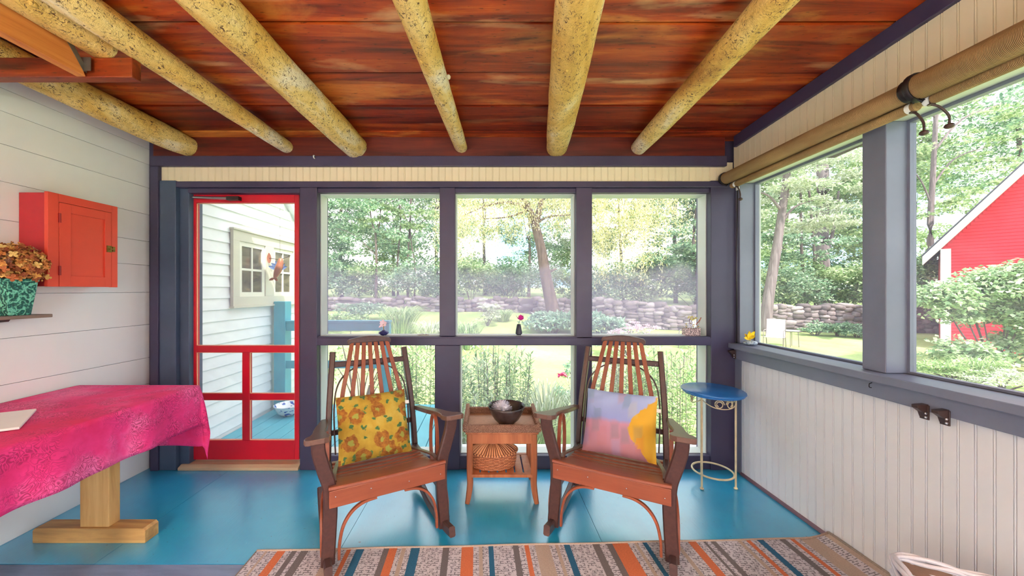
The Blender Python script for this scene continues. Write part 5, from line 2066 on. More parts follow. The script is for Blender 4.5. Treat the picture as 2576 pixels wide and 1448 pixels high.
# ---- foliage
def leaf_mat(name, cols, trans=0.35, rough=0.5):
    m, nt, b = new_mat(name)
    out = [n for n in nt.nodes if n.type == 'OUTPUT_MATERIAL'][0]
    geo = nt.nodes.new('ShaderNodeNewGeometry')
    k = len(cols)
    c = ramp(nt, geo.outputs['Random Per Island'], [(i / max(1, k - 1), cc) for i, cc in enumerate(cols)])
    nt.links.new(c, b.inputs['Base Color'])
    b.inputs['Roughness'].default_value = rough
    tl = nt.nodes.new('ShaderNodeBsdfTranslucent')
    nt.links.new(c, tl.inputs['Color'])
    mx = nt.nodes.new('ShaderNodeMixShader')
    mx.inputs[0].default_value = trans
    nt.links.new(b.outputs[0], mx.inputs[1]); nt.links.new(tl.outputs[0], mx.inputs[2])
    nt.links.new(mx.outputs[0], out.inputs['Surface'])
    return m


L_MID = leaf_mat('leaf_mid', [lin(104, 136, 90), lin(146, 174, 120), lin(190, 208, 156), lin(226, 234, 196)])
L_DARK = leaf_mat('leaf_dark', [lin(84, 122, 92), lin(124, 162, 124), lin(170, 198, 160), lin(216, 228, 200)])
L_YEL = leaf_mat('leaf_willow', [lin(176, 168, 104), lin(210, 200, 140), lin(230, 220, 168), lin(242, 236, 200)])
L_PALE = leaf_mat('leaf_pale', [lin(150, 166, 132), lin(188, 198, 164), lin(214, 220, 194), lin(234, 236, 218)])
L_SHRUB = leaf_mat('leaf_shrub', [lin(106, 142, 94), lin(156, 184, 132), lin(198, 214, 170), lin(228, 236, 204)])
L_BLADE = leaf_mat('leaf_blade', [lin(110, 148, 88), lin(152, 184, 116), lin(192, 212, 148), lin(220, 230, 180)])
L_HOSTA = leaf_mat('leaf_hosta', [lin(118, 160, 128), lin(156, 190, 160), lin(196, 216, 190)])
L_PINK = leaf_mat('petal_pink', [lin(214, 180, 196), lin(228, 204, 214), lin(240, 226, 232)])
L_WHITE = leaf_mat('petal_white', [lin(232, 232, 224), lin(246, 246, 240)])
L_HOT = leaf_mat('petal_magenta', [lin(214, 30, 120), lin(236, 80, 150)])
BARK = wood('tree_bark', lin(66, 56, 50), lin(96, 84, 76), lin(122, 108, 100), 'Z', 0.5, 0.9, bmp=0.6)
BARK_D = wood('willow_bark', lin(70, 54, 48), lin(98, 80, 70), lin(124, 104, 94), 'Z', 0.5, 0.9, bmp=0.6)
BARK_P = wood('tree_bark_pale', lin(88, 76, 76), lin(120, 106, 106), lin(146, 132, 130), 'Z', 0.5, 0.9, bmp=0.6)


def leaf_mesh(name, P, D, U, L, W, mat):
    """P base points, D directions, U up hints, L lengths, W widths (arrays) -> mesh of bent four-cornered leaves"""
    n = len(P)
    D = D / (np.linalg.norm(D, axis=1, keepdims=True) + 1e-9)
    S = np.cross(D, U)
    S /= (np.linalg.norm(S, axis=1, keepdims=True) + 1e-9)
    N = np.cross(S, D)
    L = L[:, None]; W = W[:, None]
    v0 = P
    v1 = P + D * L * 0.45 - S * W * 0.5 + N * W * 0.12
    v2 = P + D * L - N * L * 0.10
    v3 = P + D * L * 0.45 + S * W * 0.5 + N * W * 0.12
    V = np.stack([v0, v1, v2, v3], 1).reshape(-1, 3).astype(np.float32)
    me = bpy.data.meshes.new(name)
    me.vertices.add(n * 4); me.loops.add(n * 4); me.polygons.add(n)
    me.vertices.foreach_set('co', V.ravel())
    me.loops.foreach_set('vertex_index', np.arange(n * 4, dtype=np.int32))
    me.polygons.foreach_set('loop_start', np.arange(0, n * 4, 4, dtype=np.int32))
    me.polygons.foreach_set('loop_total', np.full(n, 4, dtype=np.int32))
    me.materials.append(mat)
    me.update(calc_edges=True)
    me.validate()
    return me


def link_mesh(name, me, parent=None):
    o = bpy.data.objects.new(name, me)
    COL.objects.link(o)
    if parent:
        o.parent = parent
    return o


def rnd_dirs(n, rg):
    d = rg.normal(size=(n, 3))
    return d / np.linalg.norm(d, axis=1, keepdims=True)


def crown(blobs, n, L, W, mat, seed, droop=0.0, sz=0.085):
    """blobs: (cx, cy, cz, rx, ry, rz); leaves clustered on sub-sprays over every blob"""
    rg = np.random.default_rng(seed)
    vol = np.array([b_[3] * b_[4] + b_[5] * b_[3] for b_ in blobs])
    cnt = np.maximum(50, (n * vol / vol.sum()).astype(int))
    Ps, Ds = [], []
    for b_, c in zip(blobs, cnt):
        k = max(6, c // 26)
        d = rnd_dirs(k, rg)
        d[:, 2] = np.abs(d[:, 2]) * 0.9 + d[:, 2] * 0.1 + rg.uniform(-0.55, 0.1, k)
        rad = rg.uniform(0.55, 1.05, (k, 1))
        ctr = np.array(b_[:3]) + d * np.array(b_[3:]) * rad
        idx = rg.integers(0, k, c)
        off = rg.normal(size=(c, 3)) * np.array(b_[3:]) * np.array([0.15, 0.15, sz])
        Ps.append(ctr[idx] + off)
        dd = d[idx] * 0.6 + rg.normal(size=(c, 3)) * 0.7
        dd[:, 2] = dd[:, 2] * 0.6 - droop
        Ds.append(dd)
    P = np.concatenate(Ps); D = np.concatenate(Ds)
    m = len(P)
    U = np.tile(np.array([0, 0, 1.0]), (m, 1)) + rg.normal(size=(m, 3)) * 0.45
    return leaf_mesh('foliage', P, D, U, L * rg.uniform(0.6, 1.3, m), W * rg.uniform(0.6, 1.3, m), mat)


def branchy(name, paths, mat, parent):
    mb = MB()
    for pts, r0, r1 in paths:
        sp = smooth_path(pts, 5)
        n = len(sp)
        mb.tube(sp, r0, 9, scale=[1 + (r1 / r0 - 1) * k / (n - 1) for k in range(n)])
    return mb.build(name, mat, parent, smooth=True)


def round_blobs(r, h, k, rg, zlow=0.35):
    out = []
    for i in range(k):
        a = rg.uniform(0, 2 * PI)
        q = rg.uniform(0.15, 0.75) * r
        z = h * rg.uniform(zlow, 0.92)
        s = r * rg.uniform(0.34, 0.56)
        out.append((q * math.cos(a), q * math.sin(a), z, s, s, s * 0.72))
    return out


def make_tree(label, loc, h, r, seed, mat, bark=BARK, n=9000, L=0.20, W=0.12, zlow=0.3, tr=0.16, group=None, droop=0.1):
    rg = random.Random(seed)
    t = thing('tree', label, 'tree', loc, 0, group)
    bl = round_blobs(r, h, 15, rg, zlow)
    link_mesh('foliage', crown(bl, n, L, W, mat, seed, droop), t)
    paths = [([(0, 0, -0.3), (0.05 * h * rg.uniform(-1, 1) * 0.5, 0, h * 0.3), (0.05 * h * rg.uniform(-1, 1), 0, h * 0.62), (0, 0, h * 0.85)], tr, tr * 0.25)]
    for b_ in bl[:7]:
        z0 = b_[2] * 0.62
        paths.append(([(0, 0, z0), (b_[0] * 0.5, b_[1] * 0.5, z0 + (b_[2] - z0) * 0.4), (b_[0], b_[1], b_[2])], tr * 0.35, tr * 0.08))
    branchy('trunk', paths, bark, t)
    return t


def P3(x, Y, dz=0.0):
    X = (x - PX) * Y / FPX
    return (X, Y, gz(X, Y) + dz)


# the tall wood beyond the wall: three source trees, copied
G = 'tall woodland trees beyond the stone wall'
srcs = [make_tree('tall woodland tree behind the clapboard gable', P3(700, 30), 14, 4.4, 21, L_MID, n=14000, L=0.30, W=0.17, group=G, zlow=0.10),
        make_tree('dark green woodland tree rising over the deck railing', P3(860, 27), 13, 4.0, 22, L_DARK, n=14000, L=0.26, W=0.16, group=G, zlow=0.10),
        make_tree('airy woodland tree seen past the slim trunks in the orchid window', P3(990, 33), 15, 4.6, 23, L_MID, n=13000, L=0.32, W=0.18, group=G, zlow=0.12)]
spots = [(1100, 29, 1, 'woodland tree behind the post between the orchid and peony windows', 1.0),
         (1220, 34, 0, 'woodland tree behind the hanging willow branches beside the peony window post', 1.05),
         (1330, 31, 1, 'dark woodland tree directly behind the leaning willow trunk', 0.95),
         (1450, 34, 2, 'woodland tree behind the post beside the peony window', 1.0),
         (1570, 30, 0, 'woodland tree above the pink flowering mound', 1.0),
         (1700, 28, 1, 'dark woodland tree above the corner flower box', 1.1),
         (1830, 33, 2, 'woodland tree hidden largely by the dark corner post', 1.1),
         (1960, 31, 0, 'woodland tree behind the leaning trunk near the white lawn chair', 1.15),
         (2080, 33, 1, 'woodland tree behind the thick grey trunk', 1.2),
         (2200, 30, 2, 'woodland tree behind the thick slate window post', 1.1),
         (2300, 34, 0, 'woodland tree low behind the barn eave', 1.0),
         (560, 28, 2, 'woodland tree beyond the end of the clapboard wing', 0.9),
         (780, 24, 1, 'woodland tree whose top fills the upper corner of the orchid window', 0.8)]
for i, (x, Y, k, lab, s) in enumerate(spots):
    dup(srcs[k], P3(x, Y), 1.3 * i, lab, G, s)

# slim trunked trees in the first window
t = thing('tree', 'cluster tree with several slim bare trunks and light green leaves, in the orchid window', 'tree', P3(1020, 22.5))
branchy('trunk', [([(-0.45, 0, -0.2), (-0.5, 0, 2.5), (-0.3, 0, 5.5), (-0.6, 0, 8)], 0.075, 0.03), ([(0.1, 0.2, -0.2), (0.12, 0.2, 3), (0.3, 0.1, 6), (0.2, 0, 8.5)], 0.085, 0.03),
                  ([(0.5, 0, -0.2), (0.62, 0, 2.0), (0.3, 0, 4.6), (0.45, 0, 7.5)], 0.06, 0.025), ([(0.30, 0, 4.0), (0.9, 0, 5.0), (1.6, 0, 5.6)], 0.03, 0.01),
                  ([(-0.35, 0, 4.0), (-1.1, 0, 5.0), (-1.9, 0, 5.9)], 0.03, 0.01), ([(0.2, 0, 5.0), (-0.4, 0.2, 6.2), (-0.9, 0, 7.0)], 0.03, 0.01)], BARK, t)
rg_ = random.Random(4)
link_mesh('foliage', crown([(rg_.uniform(-2.4, 2.4), rg_.uniform(-1, 1), rg_.uniform(4.0, 8.5), 0.85, 0.7, 0.45) for _ in range(18)], 4600, 0.19, 0.11, L_MID, 41), t)
t = thing('tree', 'forked slender tree near the clapboard side of the orchid window', 'tree', P3(945, 21.5))
branchy('trunk', [([(0, 0, -0.2), (0.05, 0, 2.5), (0.0, 0, 4.2)], 0.09, 0.06), ([(0, 0, 4.2), (-0.3, 0, 5.4), (-0.35, 0, 7.2)], 0.055, 0.02), ([(0, 0, 4.2), (0.28, 0, 5.2), (0.2, 0, 7.4)], 0.055, 0.02),
                  ([(0, 0, 3.0), (-1.3, 0, 4.2), (-2.4, 0, 4.6)], 0.03, 0.01)], BARK, t)
rg_ = random.Random(14)
link_mesh('foliage', crown([(rg_.uniform(-2.2, 1.6), rg_.uniform(-1, 1), rg_.uniform(2.6, 8.0), 0.85, 0.7, 0.45) for _ in range(15)], 4400, 0.18, 0.11, L_DARK, 42), t)


# willow with a leaning trunk
def willow():
    t = thing('willow_tree', 'large yellow-green weeping tree with a dark leaning trunk in the peony window', 'tree', P3(1392, 17.3))
    s = 17.3 / FPX
    base_z = t.location.z
    Q = lambda x, y: ((x - 1392) * s, 0, EYE + (732 - y) * s - base_z)
    branchy('trunk', [([Q(1397, 815), Q(1384, 750), Q(1372, 690), Q(1362, 630), Q(1345, 560)], 0.34, 0.20),
                      ([Q(1345, 562), Q(1330, 520), Q(1300, 488), Q(1240, 470)], 0.15, 0.05), ([Q(1347, 565), Q(1362, 500), Q(1355, 420), Q(1380, 330)], 0.17, 0.05),
                      ([Q(1335, 530), Q(1290, 510), Q(1230, 515), Q(1170, 540)], 0.09, 0.025), ([Q(1335, 525), Q(1280, 545), Q(1215, 550)], 0.06, 0.02),
                      ([Q(1358, 510), Q(1420, 450), Q(1500, 440), Q(1560, 480)], 0.09, 0.025), ([Q(1352, 560), Q(1380, 545), Q(1440, 540)], 0.08, 0.02),
                      ([Q(1372, 690), Q(1385, 682), Q(1400, 676)], 0.08, 0.04)], BARK_D, t)
    rg = np.random.default_rng(31)
    Ps, Ds = [], []
    # hanging strands from an umbrella-shaped canopy
    for i in range(760):
        x = rg.uniform(1110, 1690)
        dy = rg.uniform(-2.6, 2.4)
        u = abs(x - 1385) / 300
        top = 330 + 70 * u + rg.uniform(-30, 160)
        low = 540 + 110 * max(0, u - 0.15) + rg.uniform(-60, 60)
        if x > 1480:
            low = 620 + rg.uniform(-60, 110) - max(0, x - 1590) * 1.0
        p = np.array(Q(x, top)); q = np.array(Q(x + rg.uniform(-14, 14), max(low, top + 40)))
        n = int((p[2] - q[2]) / 0.055) + 3
        tt = np.linspace(0, 1, n)[:, None]
        pts = p + (q - p) * tt + rg.normal(size=(n, 3)) * np.array([0.09, 0.09, 0.05]) + np.array([0, dy, 0])
        pts[:, 0] += 0.22 * np.sin(tt[:, 0] * 3 + rg.uniform(0, 6))
        Ps.append(pts)
        d = rg.normal(size=(n, 3)) * 0.5 + np.array([0, 0, -0.8])
        Ds.append(d)
    P = np.concatenate(Ps); D = np.concatenate(Ds); m = len(P)
    U = rg.normal(size=(m, 3))
    me = leaf_mesh('foliage', P, D, U, rg.uniform(0.07, 0.14, m), rg.uniform(0.026, 0.045, m), L_YEL)
    link_mesh('foliage', me, t)


willow()

# broad-leaved tree in the corner window
t = thing('tree', 'glossy broad-leaved tree filling the corner window beside the willow', 'tree', P3(1740, 19))
s = 19 / FPX
bl = []
rg_ = random.Random(6)
for i in range(17):
    x = rg_.uniform(1620, 1850); y = rg_.uniform(470, 690)
    if x < 1680:
        y = rg_.uniform(620, 690)
    bl.append(((x - 1740) * s, rg_.uniform(-0.8, 0.8), EYE + (732 - y) * s - t.location.z, 0.95, 0.9, 0.60))
link_mesh('foliage', crown(bl, 9000, 0.24, 0.15, L_DARK, 61), t)
branchy('trunk', [([(0.2, 0, -0.2), (0.3, 0, 2), (0.1, 0, 4), (0.3, 0, 6)], 0.13, 0.05)], BARK, t)

# trees in the side opening
t = thing('tree', 'tree with a pale leaning trunk behind the white lawn chair', 'tree', P3(1926, 15.0))
s = 15.0 / FPX
zb = t.location.z
Q = lambda x, y, d=0: ((x - 1926) * s, d, EYE + (732 - y) * s - zb)
branchy('trunk', [([Q(1926, 832), Q(1932, 760), Q(1943, 690), Q(1955, 620), Q(1962, 570), Q(1975, 480), Q(1985, 380)], 0.22, 0.12), ([Q(1962, 565), Q(2000, 520), Q(2060, 500)], 0.06, 0.02), ([Q(1966, 530), Q(1930, 490), Q(1880, 480)], 0.06, 0.02)], BARK_P, t)
bl = []
rg_ = random.Random(16)
for i in range(34):
    x = rg_.uniform(1870, 2190); y = rg_.uniform(300, 585)
    bl.append(((x - 1926) * s, rg_.uniform(-1.0, 1.0), EYE + (732 - y) * s - zb, 0.95, 0.8, 0.20))
link_mesh('foliage', crown(bl, 13000, 0.17, 0.06, L_PALE, 62, 0.05), t)
t = thing('tree', 'tree with the thickest grey trunk, standing behind the stone wall', 'tree', P3(2074, 21))
s = 21 / FPX
zb = t.location.z
Q = lambda x, y, d=0: ((x - 2074) * s, d, EYE + (732 - y) * s - zb)
branchy('trunk', [([Q(2078, 790), Q(2072, 700), Q(2068, 620), Q(2070, 480), Q(2066, 300)], 0.36, 0.26), ([Q(2074, 650), Q(2088, 610), Q(2100, 560), Q(2110, 480)], 0.11, 0.05)], BARK_P, t)
link_mesh('foliage', crown([((rg_.uniform(-3.5, 3.5)), rg_.uniform(-1, 1), rg_.uniform(3.2, 9), 1.1, 0.9, 0.5) for _ in range(17)], 6500, 0.20, 0.12, L_MID, 63), t)
for x, xx, lab, sd in ((2030, 2036, 'thin dark-barked tree with a bent stem behind the stone wall', 7), (2050, 2046, 'slender upright tree close to the thickest grey trunk', 8)):
    t = thing('tree', lab, 'tree', P3(x, 19.5))
    branchy('trunk', [([(0.1, 0, -0.2), (-0.15 if sd == 7 else 0.0, 0, 1.6), (-0.3 if sd == 7 else -0.05, 0, 3.6), (-0.35, 0, 7)], 0.10, 0.05)], BARK, t)
    rg_ = random.Random(sd)
    link_mesh('foliage', crown([(rg_.uniform(-1.8, 1.8), rg_.uniform(-1, 1), rg_.uniform(2.6, 7), 0.8, 0.7, 0.4) for _ in range(9)], 2600, 0.17, 0.10, L_DARK, 70 + sd), t)

# airy trees over the barn
t = thing('tree', 'tall airy tree with sky between its branches beside the barn roof', 'tree', P3(2345, 20))
s = 20 / FPX
zb = t.location.z
Q = lambda x, y, d=0: ((x - 2345) * s, d, EYE + (732 - y) * s - zb)
branchy('trunk', [([Q(2350, 800), Q(2340, 600), Q(2348, 420), Q(2360, 180)], 0.17, 0.08), ([Q(2344, 470), Q(2400, 400), Q(2480, 370)], 0.06, 0.02), ([Q(2344, 520), Q(2320, 460), Q(2290, 420)], 0.05, 0.02),
                  ([Q(2350, 380), Q(2420, 300), Q(2520, 260)], 0.07, 0.02), ([Q(2355, 300), Q(2300, 230), Q(2250, 200)], 0.05, 0.02)], BARK_P, t)
bl = []
rg_ = random.Random(26)
for i in range(46):
    x = rg_.uniform(2290, 2640); y = rg_.uniform(150, 560)
    if x > 2450 and y > 520:
        y -= 200
    bl.append(((x - 2345) * s, rg_.uniform(-2.0, 2.0), EYE + (732 - y) * s - zb, 1.15, 1.0, 0.26))
link_mesh('foliage', crown(bl, 9500, 0.20, 0.11, L_MID, 64), t)
t = thing('tree', 'dense green tree reaching over the barn ridge at the far side', 'tree', P3(2560, 24))
link_mesh('foliage', crown(round_blobs(5.0, 17, 20, random.Random(9), 0.45), 9000, 0.26, 0.15, L_DARK, 65), t)
branchy('trunk', [([(0, 0, -0.2), (0.3, 0, 6), (0, 0, 13)], 0.25, 0.08)], BARK, t)


# bushes along the wall
def bush(label, loc, r, h, seed, mat, n=3800, L=0.13, W=0.08, group=None, name='bush'):
    rg = random.Random(seed)
    t = thing(name, label, 'bush', loc, 0, group)
    bl = [(rg.uniform(-0.6, 0.6) * r, rg.uniform(-0.4, 0.4) * r, h * rg.uniform(0.25, 0.72), r * 0.48, r * 0.45, h * 0.28) for _ in range(9)]
    link_mesh('foliage', crown(bl, n, L, W, mat, seed), t)
    br = [([(0, 0, -0.1), (b_[0] * 0.5, b_[1] * 0.5, b_[2] * 0.5), b_[:3]], 0.02, 0.008) for b_ in bl[:6]]
    branchy('stems', br, BARK, t)
    return t


GB = 'understory bushes behind the stone wall'
bs = [bush('dark understory bush behind the wall over the deck railing', P3(850, 22.2), 2.2, 3.3, 31, L_DARK, 5200, 0.17, 0.10, GB),
      bush('green understory bush behind the wall at the slim trunks', P3(960, 22.5), 2.1, 2.9, 32, L_MID, 5200, 0.17, 0.10, GB)]
for i, (x, Y, k, lab, s_) in enumerate([(1060, 21.2, 0, 'understory bush behind the wall just past the slim trunks', 0.9),
                                        (1185, 21.8, 1, 'understory bush behind the wall over the white flower clump', 1.05),
                                        (1275, 21.0, 0, 'understory bush behind the wall, toward the leaning willow trunk', 1.0),
                                        (1440, 21.2, 1, 'understory bush behind the wall, past the leaning willow trunk', 0.85),
                                        (1530, 20.0, 0, 'understory bush above the wall behind the pink flowering mound', 1.0),
                                        (1640, 19.6, 1, 'understory bush above the wall in the middle of the corner window', 1.0),
                                        (1760, 19.2, 0, 'understory bush above the wall behind the flower box', 1.0),
                                        (1880, 19.0, 1, 'understory bush above the wall behind the corner post', 1.0),
                                        (1985, 18.8, 0, 'understory bush above the wall behind the white lawn chair', 0.9),
                                        (2110, 18.6, 1, 'understory bush above the wall beside the thick grey trunk', 1.05),
                                        (2200, 18.6, 0, 'understory bush above the wall hidden by the slate post', 1.1),
                                        (2310, 18.2, 1, 'understory bush beneath the airy tree by the barn', 1.2)]):
    dup(bs[k], P3(x, Y), 0.9 * i, lab, GB, s_)

# big shrub before the barn
sh = P3(2500, 8.9)
t = thing('shrub', 'big leafy shrub letting the red barn show through its gaps', 'shrub', sh)
s = 8.9 / FPX
bl = []
rg_ = random.Random(55)
for i in range(30):
    x = rg_.uniform(2345, 2700)
    y = rg_.uniform(672, 900)
    if x < 2400:
        y = max(y, 740)
    bl.append(((x - 2500) * s, rg_.uniform(-0.7, 0.7), EYE + (732 - y) * s - sh[2], 0.60, 0.5, 0.38))
link_mesh('foliage', crown(bl, 26000, 0.105, 0.085, L_SHRUB, 80, 0.25, 0.17), t)
branchy('stems', [([(0, 0, -0.1), (b_[0] * 0.6, b_[1] * 0.5, b_[2] * 0.5), b_[:3]], 0.022, 0.008) for b_ in bl[:12]], BARK, t)


# ---- leafy clumps near the windows
def stem_clump(name, label, loc, r, h, ns, seed, mat, L=0.10, W=0.026, per=22, rx=None, lean=0.15):
    rg = np.random.default_rng(seed)
    t = thing(name, label, 'plant', loc)
    Ps, Ds = [], []
    mb = MB()
    rx = rx or r
    for i in range(ns):
        a = rg.uniform(0, 2 * PI); q = math.sqrt(rg.uniform(0, 1))
        b_ = np.array([rx * q * math.cos(a), r * q * math.sin(a), 0.0])
        hh = h * rg.uniform(0.72, 1.0) * (1 - 0.18 * q * q)
        tip = b_ + np.array([b_[0] * lean + rg.normal() * 0.05, b_[1] * lean + rg.normal() * 0.05, hh])
        if i % 2 == 0:
            mb.tube([tuple(b_), tuple((b_ + tip) / 2), tuple(tip)], 0.0035, 4)
        n = per
        tt = np.linspace(0.25, 1.0, n)
        ang = np.arange(n) * 2.4 + rg.uniform(0, 6)
        p = b_ + (tip - b_) * tt[:, None]
        d = np.stack([np.cos(ang), np.sin(ang), 0.25 + 0.9 * tt ** 3], 1) + rg.normal(size=(n, 3)) * 0.15
        Ps.append(p); Ds.append(d)
    P = np.concatenate(Ps); D = np.concatenate(Ds); m = len(P)
    U = np.tile(np.array([0, 0, 1.0]), (m, 1)) + rg.normal(size=(m, 3)) * 0.15
    link_mesh('foliage', leaf_mesh('foliage', P, D, U, L * rg.uniform(0.7, 1.25, m), W * rg.uniform(0.8, 1.25, m), mat), t)
    mb.build('stems', BARK_P, t)
    return t


def blade_clump(label, loc, r, h, n, seed, mat, W=0.018, cat='plant', name='daylily_clump'):
    rg = np.random.default_rng(seed)
    t = thing(name, label, cat, loc)
    segs = 5
    V, F = [], []
    for i in range(n):
        a = rg.uniform(0, 2 * PI); q = rg.uniform(0, 0.35) * r
        b_ = Vector((q * math.cos(a), q * math.sin(a), 0))
        a2 = a + rg.uniform(-0.6, 0.6)
        out = Vector((math.cos(a2), math.sin(a2), 0))
        L = h * rg.uniform(0.9, 1.35)
        R = r * rg.uniform(0.5, 1.0)
        side = Vector((-out.y, out.x, 0))
        o = len(V)
        for k in range(segs + 1):
            u = k / segs
            p = b_ + out * (R * u ** 1.3) + Vector((0, 0, L * (u * 1.35 - 0.75 * u * u * u)))
            w = W / 2 * (1 - u ** 2.2) + 0.0008
            V += [p - side * w, p + side * w]
        for k in range(segs):
            q_ = o + k * 2
            F.append((q_, q_ + 1, q_ + 3, q_ + 2))
    mb = MB(); mb.add(V, F)
    mb.build('leaves', mat, t, smooth=True)
    return t


def G3(x, Y):
    return P3(x, Y)


stem_clump('leafy_perennial', 'tall lance-leaved perennial clump outside the middle lower window beside the dark post', G3(1235, 4.75), 0.50, 1.33, 120, 1, L_SHRUB, rx=0.52)
stem_clump('leafy_perennial', 'leafy perennial clump outside the lower opening behind the yellow cushion chair', G3(1045, 5.1), 0.42, 1.42, 85, 2, L_BLADE, rx=0.48)
stem_clump('leafy_perennial', 'pale leafy perennial clump crowding the lower corner window behind the blue table', G3(1700, 4.7), 0.55, 1.32, 130, 3, L_BLADE, rx=0.62)
stem_clump('leafy_perennial', 'leafy perennial clump behind the slats of the chair by the round table', G3(1535, 5.1), 0.5, 1.18, 100, 4, L_PALE, rx=0.5)
stem_clump('leafy_perennial', 'low leafy clump under the kerb beside the rope-edged table', G3(1200, 3.75), 0.26, 0.95, 46, 5, L_SHRUB, rx=0.38)
blade_clump('arching daylily clump in the middle lower window to the side of the tall perennials', G3(1372, 4.6), 0.55, 0.82, 210, 6, L_PALE)
blade_clump('small arching daylily clump just outside the middle lower window', G3(1330, 4.0), 0.34, 0.66, 110, 7, L_BLADE)
# twiggy shrub by the deck
t = thing('twiggy_shrub', 'bare-branched shrub with sparse leaves beyond the deck railing', 'shrub', G3(905, 5.6))
rg_ = random.Random(12)
br = []
for k in range(13):
    a = rg_.uniform(0, 2 * PI)
    r = rg_.uniform(0.25, 0.65)
    br.append(([(0, 0, -0.05), (0.5 * r * math.cos(a) + rg_.uniform(-0.1, 0.1), 0.3 * r * math.sin(a), 0.55), (r * math.cos(a), r * 0.6 * math.sin(a), rg_.uniform(0.9, 1.45))], 0.014, 0.004))
branchy('stems', br, BARK, t)
link_mesh('foliage', crown([(rg_.uniform(-0.5, 0.5), rg_.uniform(-0.3, 0.3), rg_.uniform(0.6, 1.3), 0.25, 0.2, 0.15) for _ in range(9)], 520, 0.06, 0.03, L_BLADE, 90), t)

# mid-garden beds
blade_clump('tall arching grass clump on the path edge in the orchid window', G3(1010, 13.2), 1.15, 1.15, 420, 11, L_BLADE, 0.035, name='ornamental_grass')
blade_clump('feathery grass clump beside the post of the orchid window', G3(1085, 11.5), 0.75, 0.95, 300, 12, L_PALE, 0.028, name='ornamental_grass')
blade_clump('feathery grass clump at the near side of the peony window', G3(1175, 11.5), 0.8, 0.95, 300, 13, L_BLADE, 0.028, name='ornamental_grass')
blade_clump('small grassy tuft in front of the stone wall in the peony window', G3(1265, 15.5), 0.7, 0.55, 220, 14, L_BLADE, 0.03, name='ornamental_grass')
bush('low bush beneath the wall beyond the deck railing', G3(905, 15.5), 1.5, 0.85, 33, L_DARK, 2600, 0.12, 0.07)
bush('rounded bush at the foot of the wall nearest the clapboard wing', G3(850, 14.0), 1.2, 0.7, 34, L_BLADE, 2000, 0.12, 0.07)
t = bush('clump of white flower heads in front of the stone wall', G3(1225, 14.6), 0.62, 1.05, 35, L_PALE, 900, 0.08, 0.06)
link_mesh('blossoms', crown([(rg_.uniform(-0.35, 0.35), rg_.uniform(-0.2, 0.2), rg_.uniform(0.75, 1.05), 0.2, 0.2, 0.09) for _ in range(6)], 900, 0.06, 0.05, L_WHITE, 91), t)
bush('bluish hosta bed at the foot of the leaning trunk', G3(1392, 13.6), 1.25, 0.88, 36, L_HOSTA, 3200, 0.17, 0.11, name='hosta')
bush('green hosta bed between the peony and corner windows', G3(1505, 12.6), 1.15, 1.15, 37, L_HOSTA, 3400, 0.16, 0.10, name='hosta')
t = bush('pink and white flowering mound at the bottom of the corner window', G3(1580, 10.6), 1.05, 0.95, 38, L_PALE, 1900, 0.07, 0.045, name='flowering_mound')
link_mesh('blossoms', crown([(rg_.uniform(-0.8, 0.8), rg_.uniform(-0.5, 0.1), rg_.uniform(0.55, 0.92), 0.26, 0.24, 0.12) for _ in range(12)], 2600, 0.045, 0.04, L_PINK, 92), t)
for (x, Y, lab, sd) in ((1442, 8.2, 'peony plant with one pink bloom low beside the peony window post', 1), (1412, 5.9, 'peony plant with one magenta bloom above the daylilies', 2)):
    t = bush(lab, G3(x, Y), 0.28, 0.42, 50 + sd, L_HOSTA, 420, 0.07, 0.04, name='peony_plant')
    link_mesh('blossom', crown([(0, -0.1, 0.56 if sd == 1 else 0.62, 0.05, 0.05, 0.035)], 120, 0.045, 0.035, L_HOT, 93 + sd), t)
for i, (x, Y, lab) in enumerate([(2050, 15.0, 'fern-like plant at the wall foot, nearest the white lawn chair'), (2105, 14.8, 'fern-like plant at the wall foot, middle of the opening'), (2155, 14.5, 'fern-like plant at the wall foot beside the slate post')]):
    bush(lab, G3(x, Y), 0.75, 0.62, 60 + i, L_DARK, 1500, 0.11, 0.05, 'ferns along the wall foot', name='fern')
bush('low bed of mixed green plants below the barn shrub', G3(2400, 7.9), 0.9, 0.5, 65, L_BLADE, 1900, 0.09, 0.03)
bush('low silvery plants near the sill below the barn shrub', G3(2520, 7.3), 0.9, 0.38, 66, L_PALE, 1700, 0.07, 0.03)
blade_clump('spiky grass clump below the barn shrub', G3(2455, 8.0), 0.6, 0.6, 200, 67, L_BLADE, 0.02, name='ornamental_grass')


# ---- lawn furniture
def lawn_chair(label, loc, rz):
    t = thing('lawn_chair', label, 'lawn chair', loc, rz, 'white sling lawn chairs')
    fr = paint('bronze_tube', lin(120, 108, 104), 0.05, 10, 0.4, 0)
    sl = paint('white_sling', lin(240, 232, 234), 0.02, 10, 0.6, 0)
    mb = MB()
    pth = smooth_path([(0.0, -0.28, 0.40), (0, 0.0, 0.36), (0, 0.20, 0.40), (0, 0.30, 0.62), (0, 0.38, 0.98)], 5)
    mb.bar(pth, 0.50, 0.012, ref=(1, 0, 0)); mb.build('sling', sl, t, smooth='auto')
    for s in (-1, 1):
        mb = MB()
        x = s * 0.265
        mb.tube([(x, y, z) for _, y, z in pth], 0.014, 6)
        mb.tube(smooth_path([(x, -0.27, 0.0), (x, -0.25, 0.35), (x, -0.20, 0.60), (x, 0.05, 0.62), (x, 0.30, 0.60)], 4), 0.013, 6)
        mb.tube(smooth_path([(x, 0.22, 0.42), (x, 0.34, 0.2), (x, 0.42, 0.0)], 4), 0.013, 6)
        mb.build('side_frame', fr, t, smooth=True)
    return t


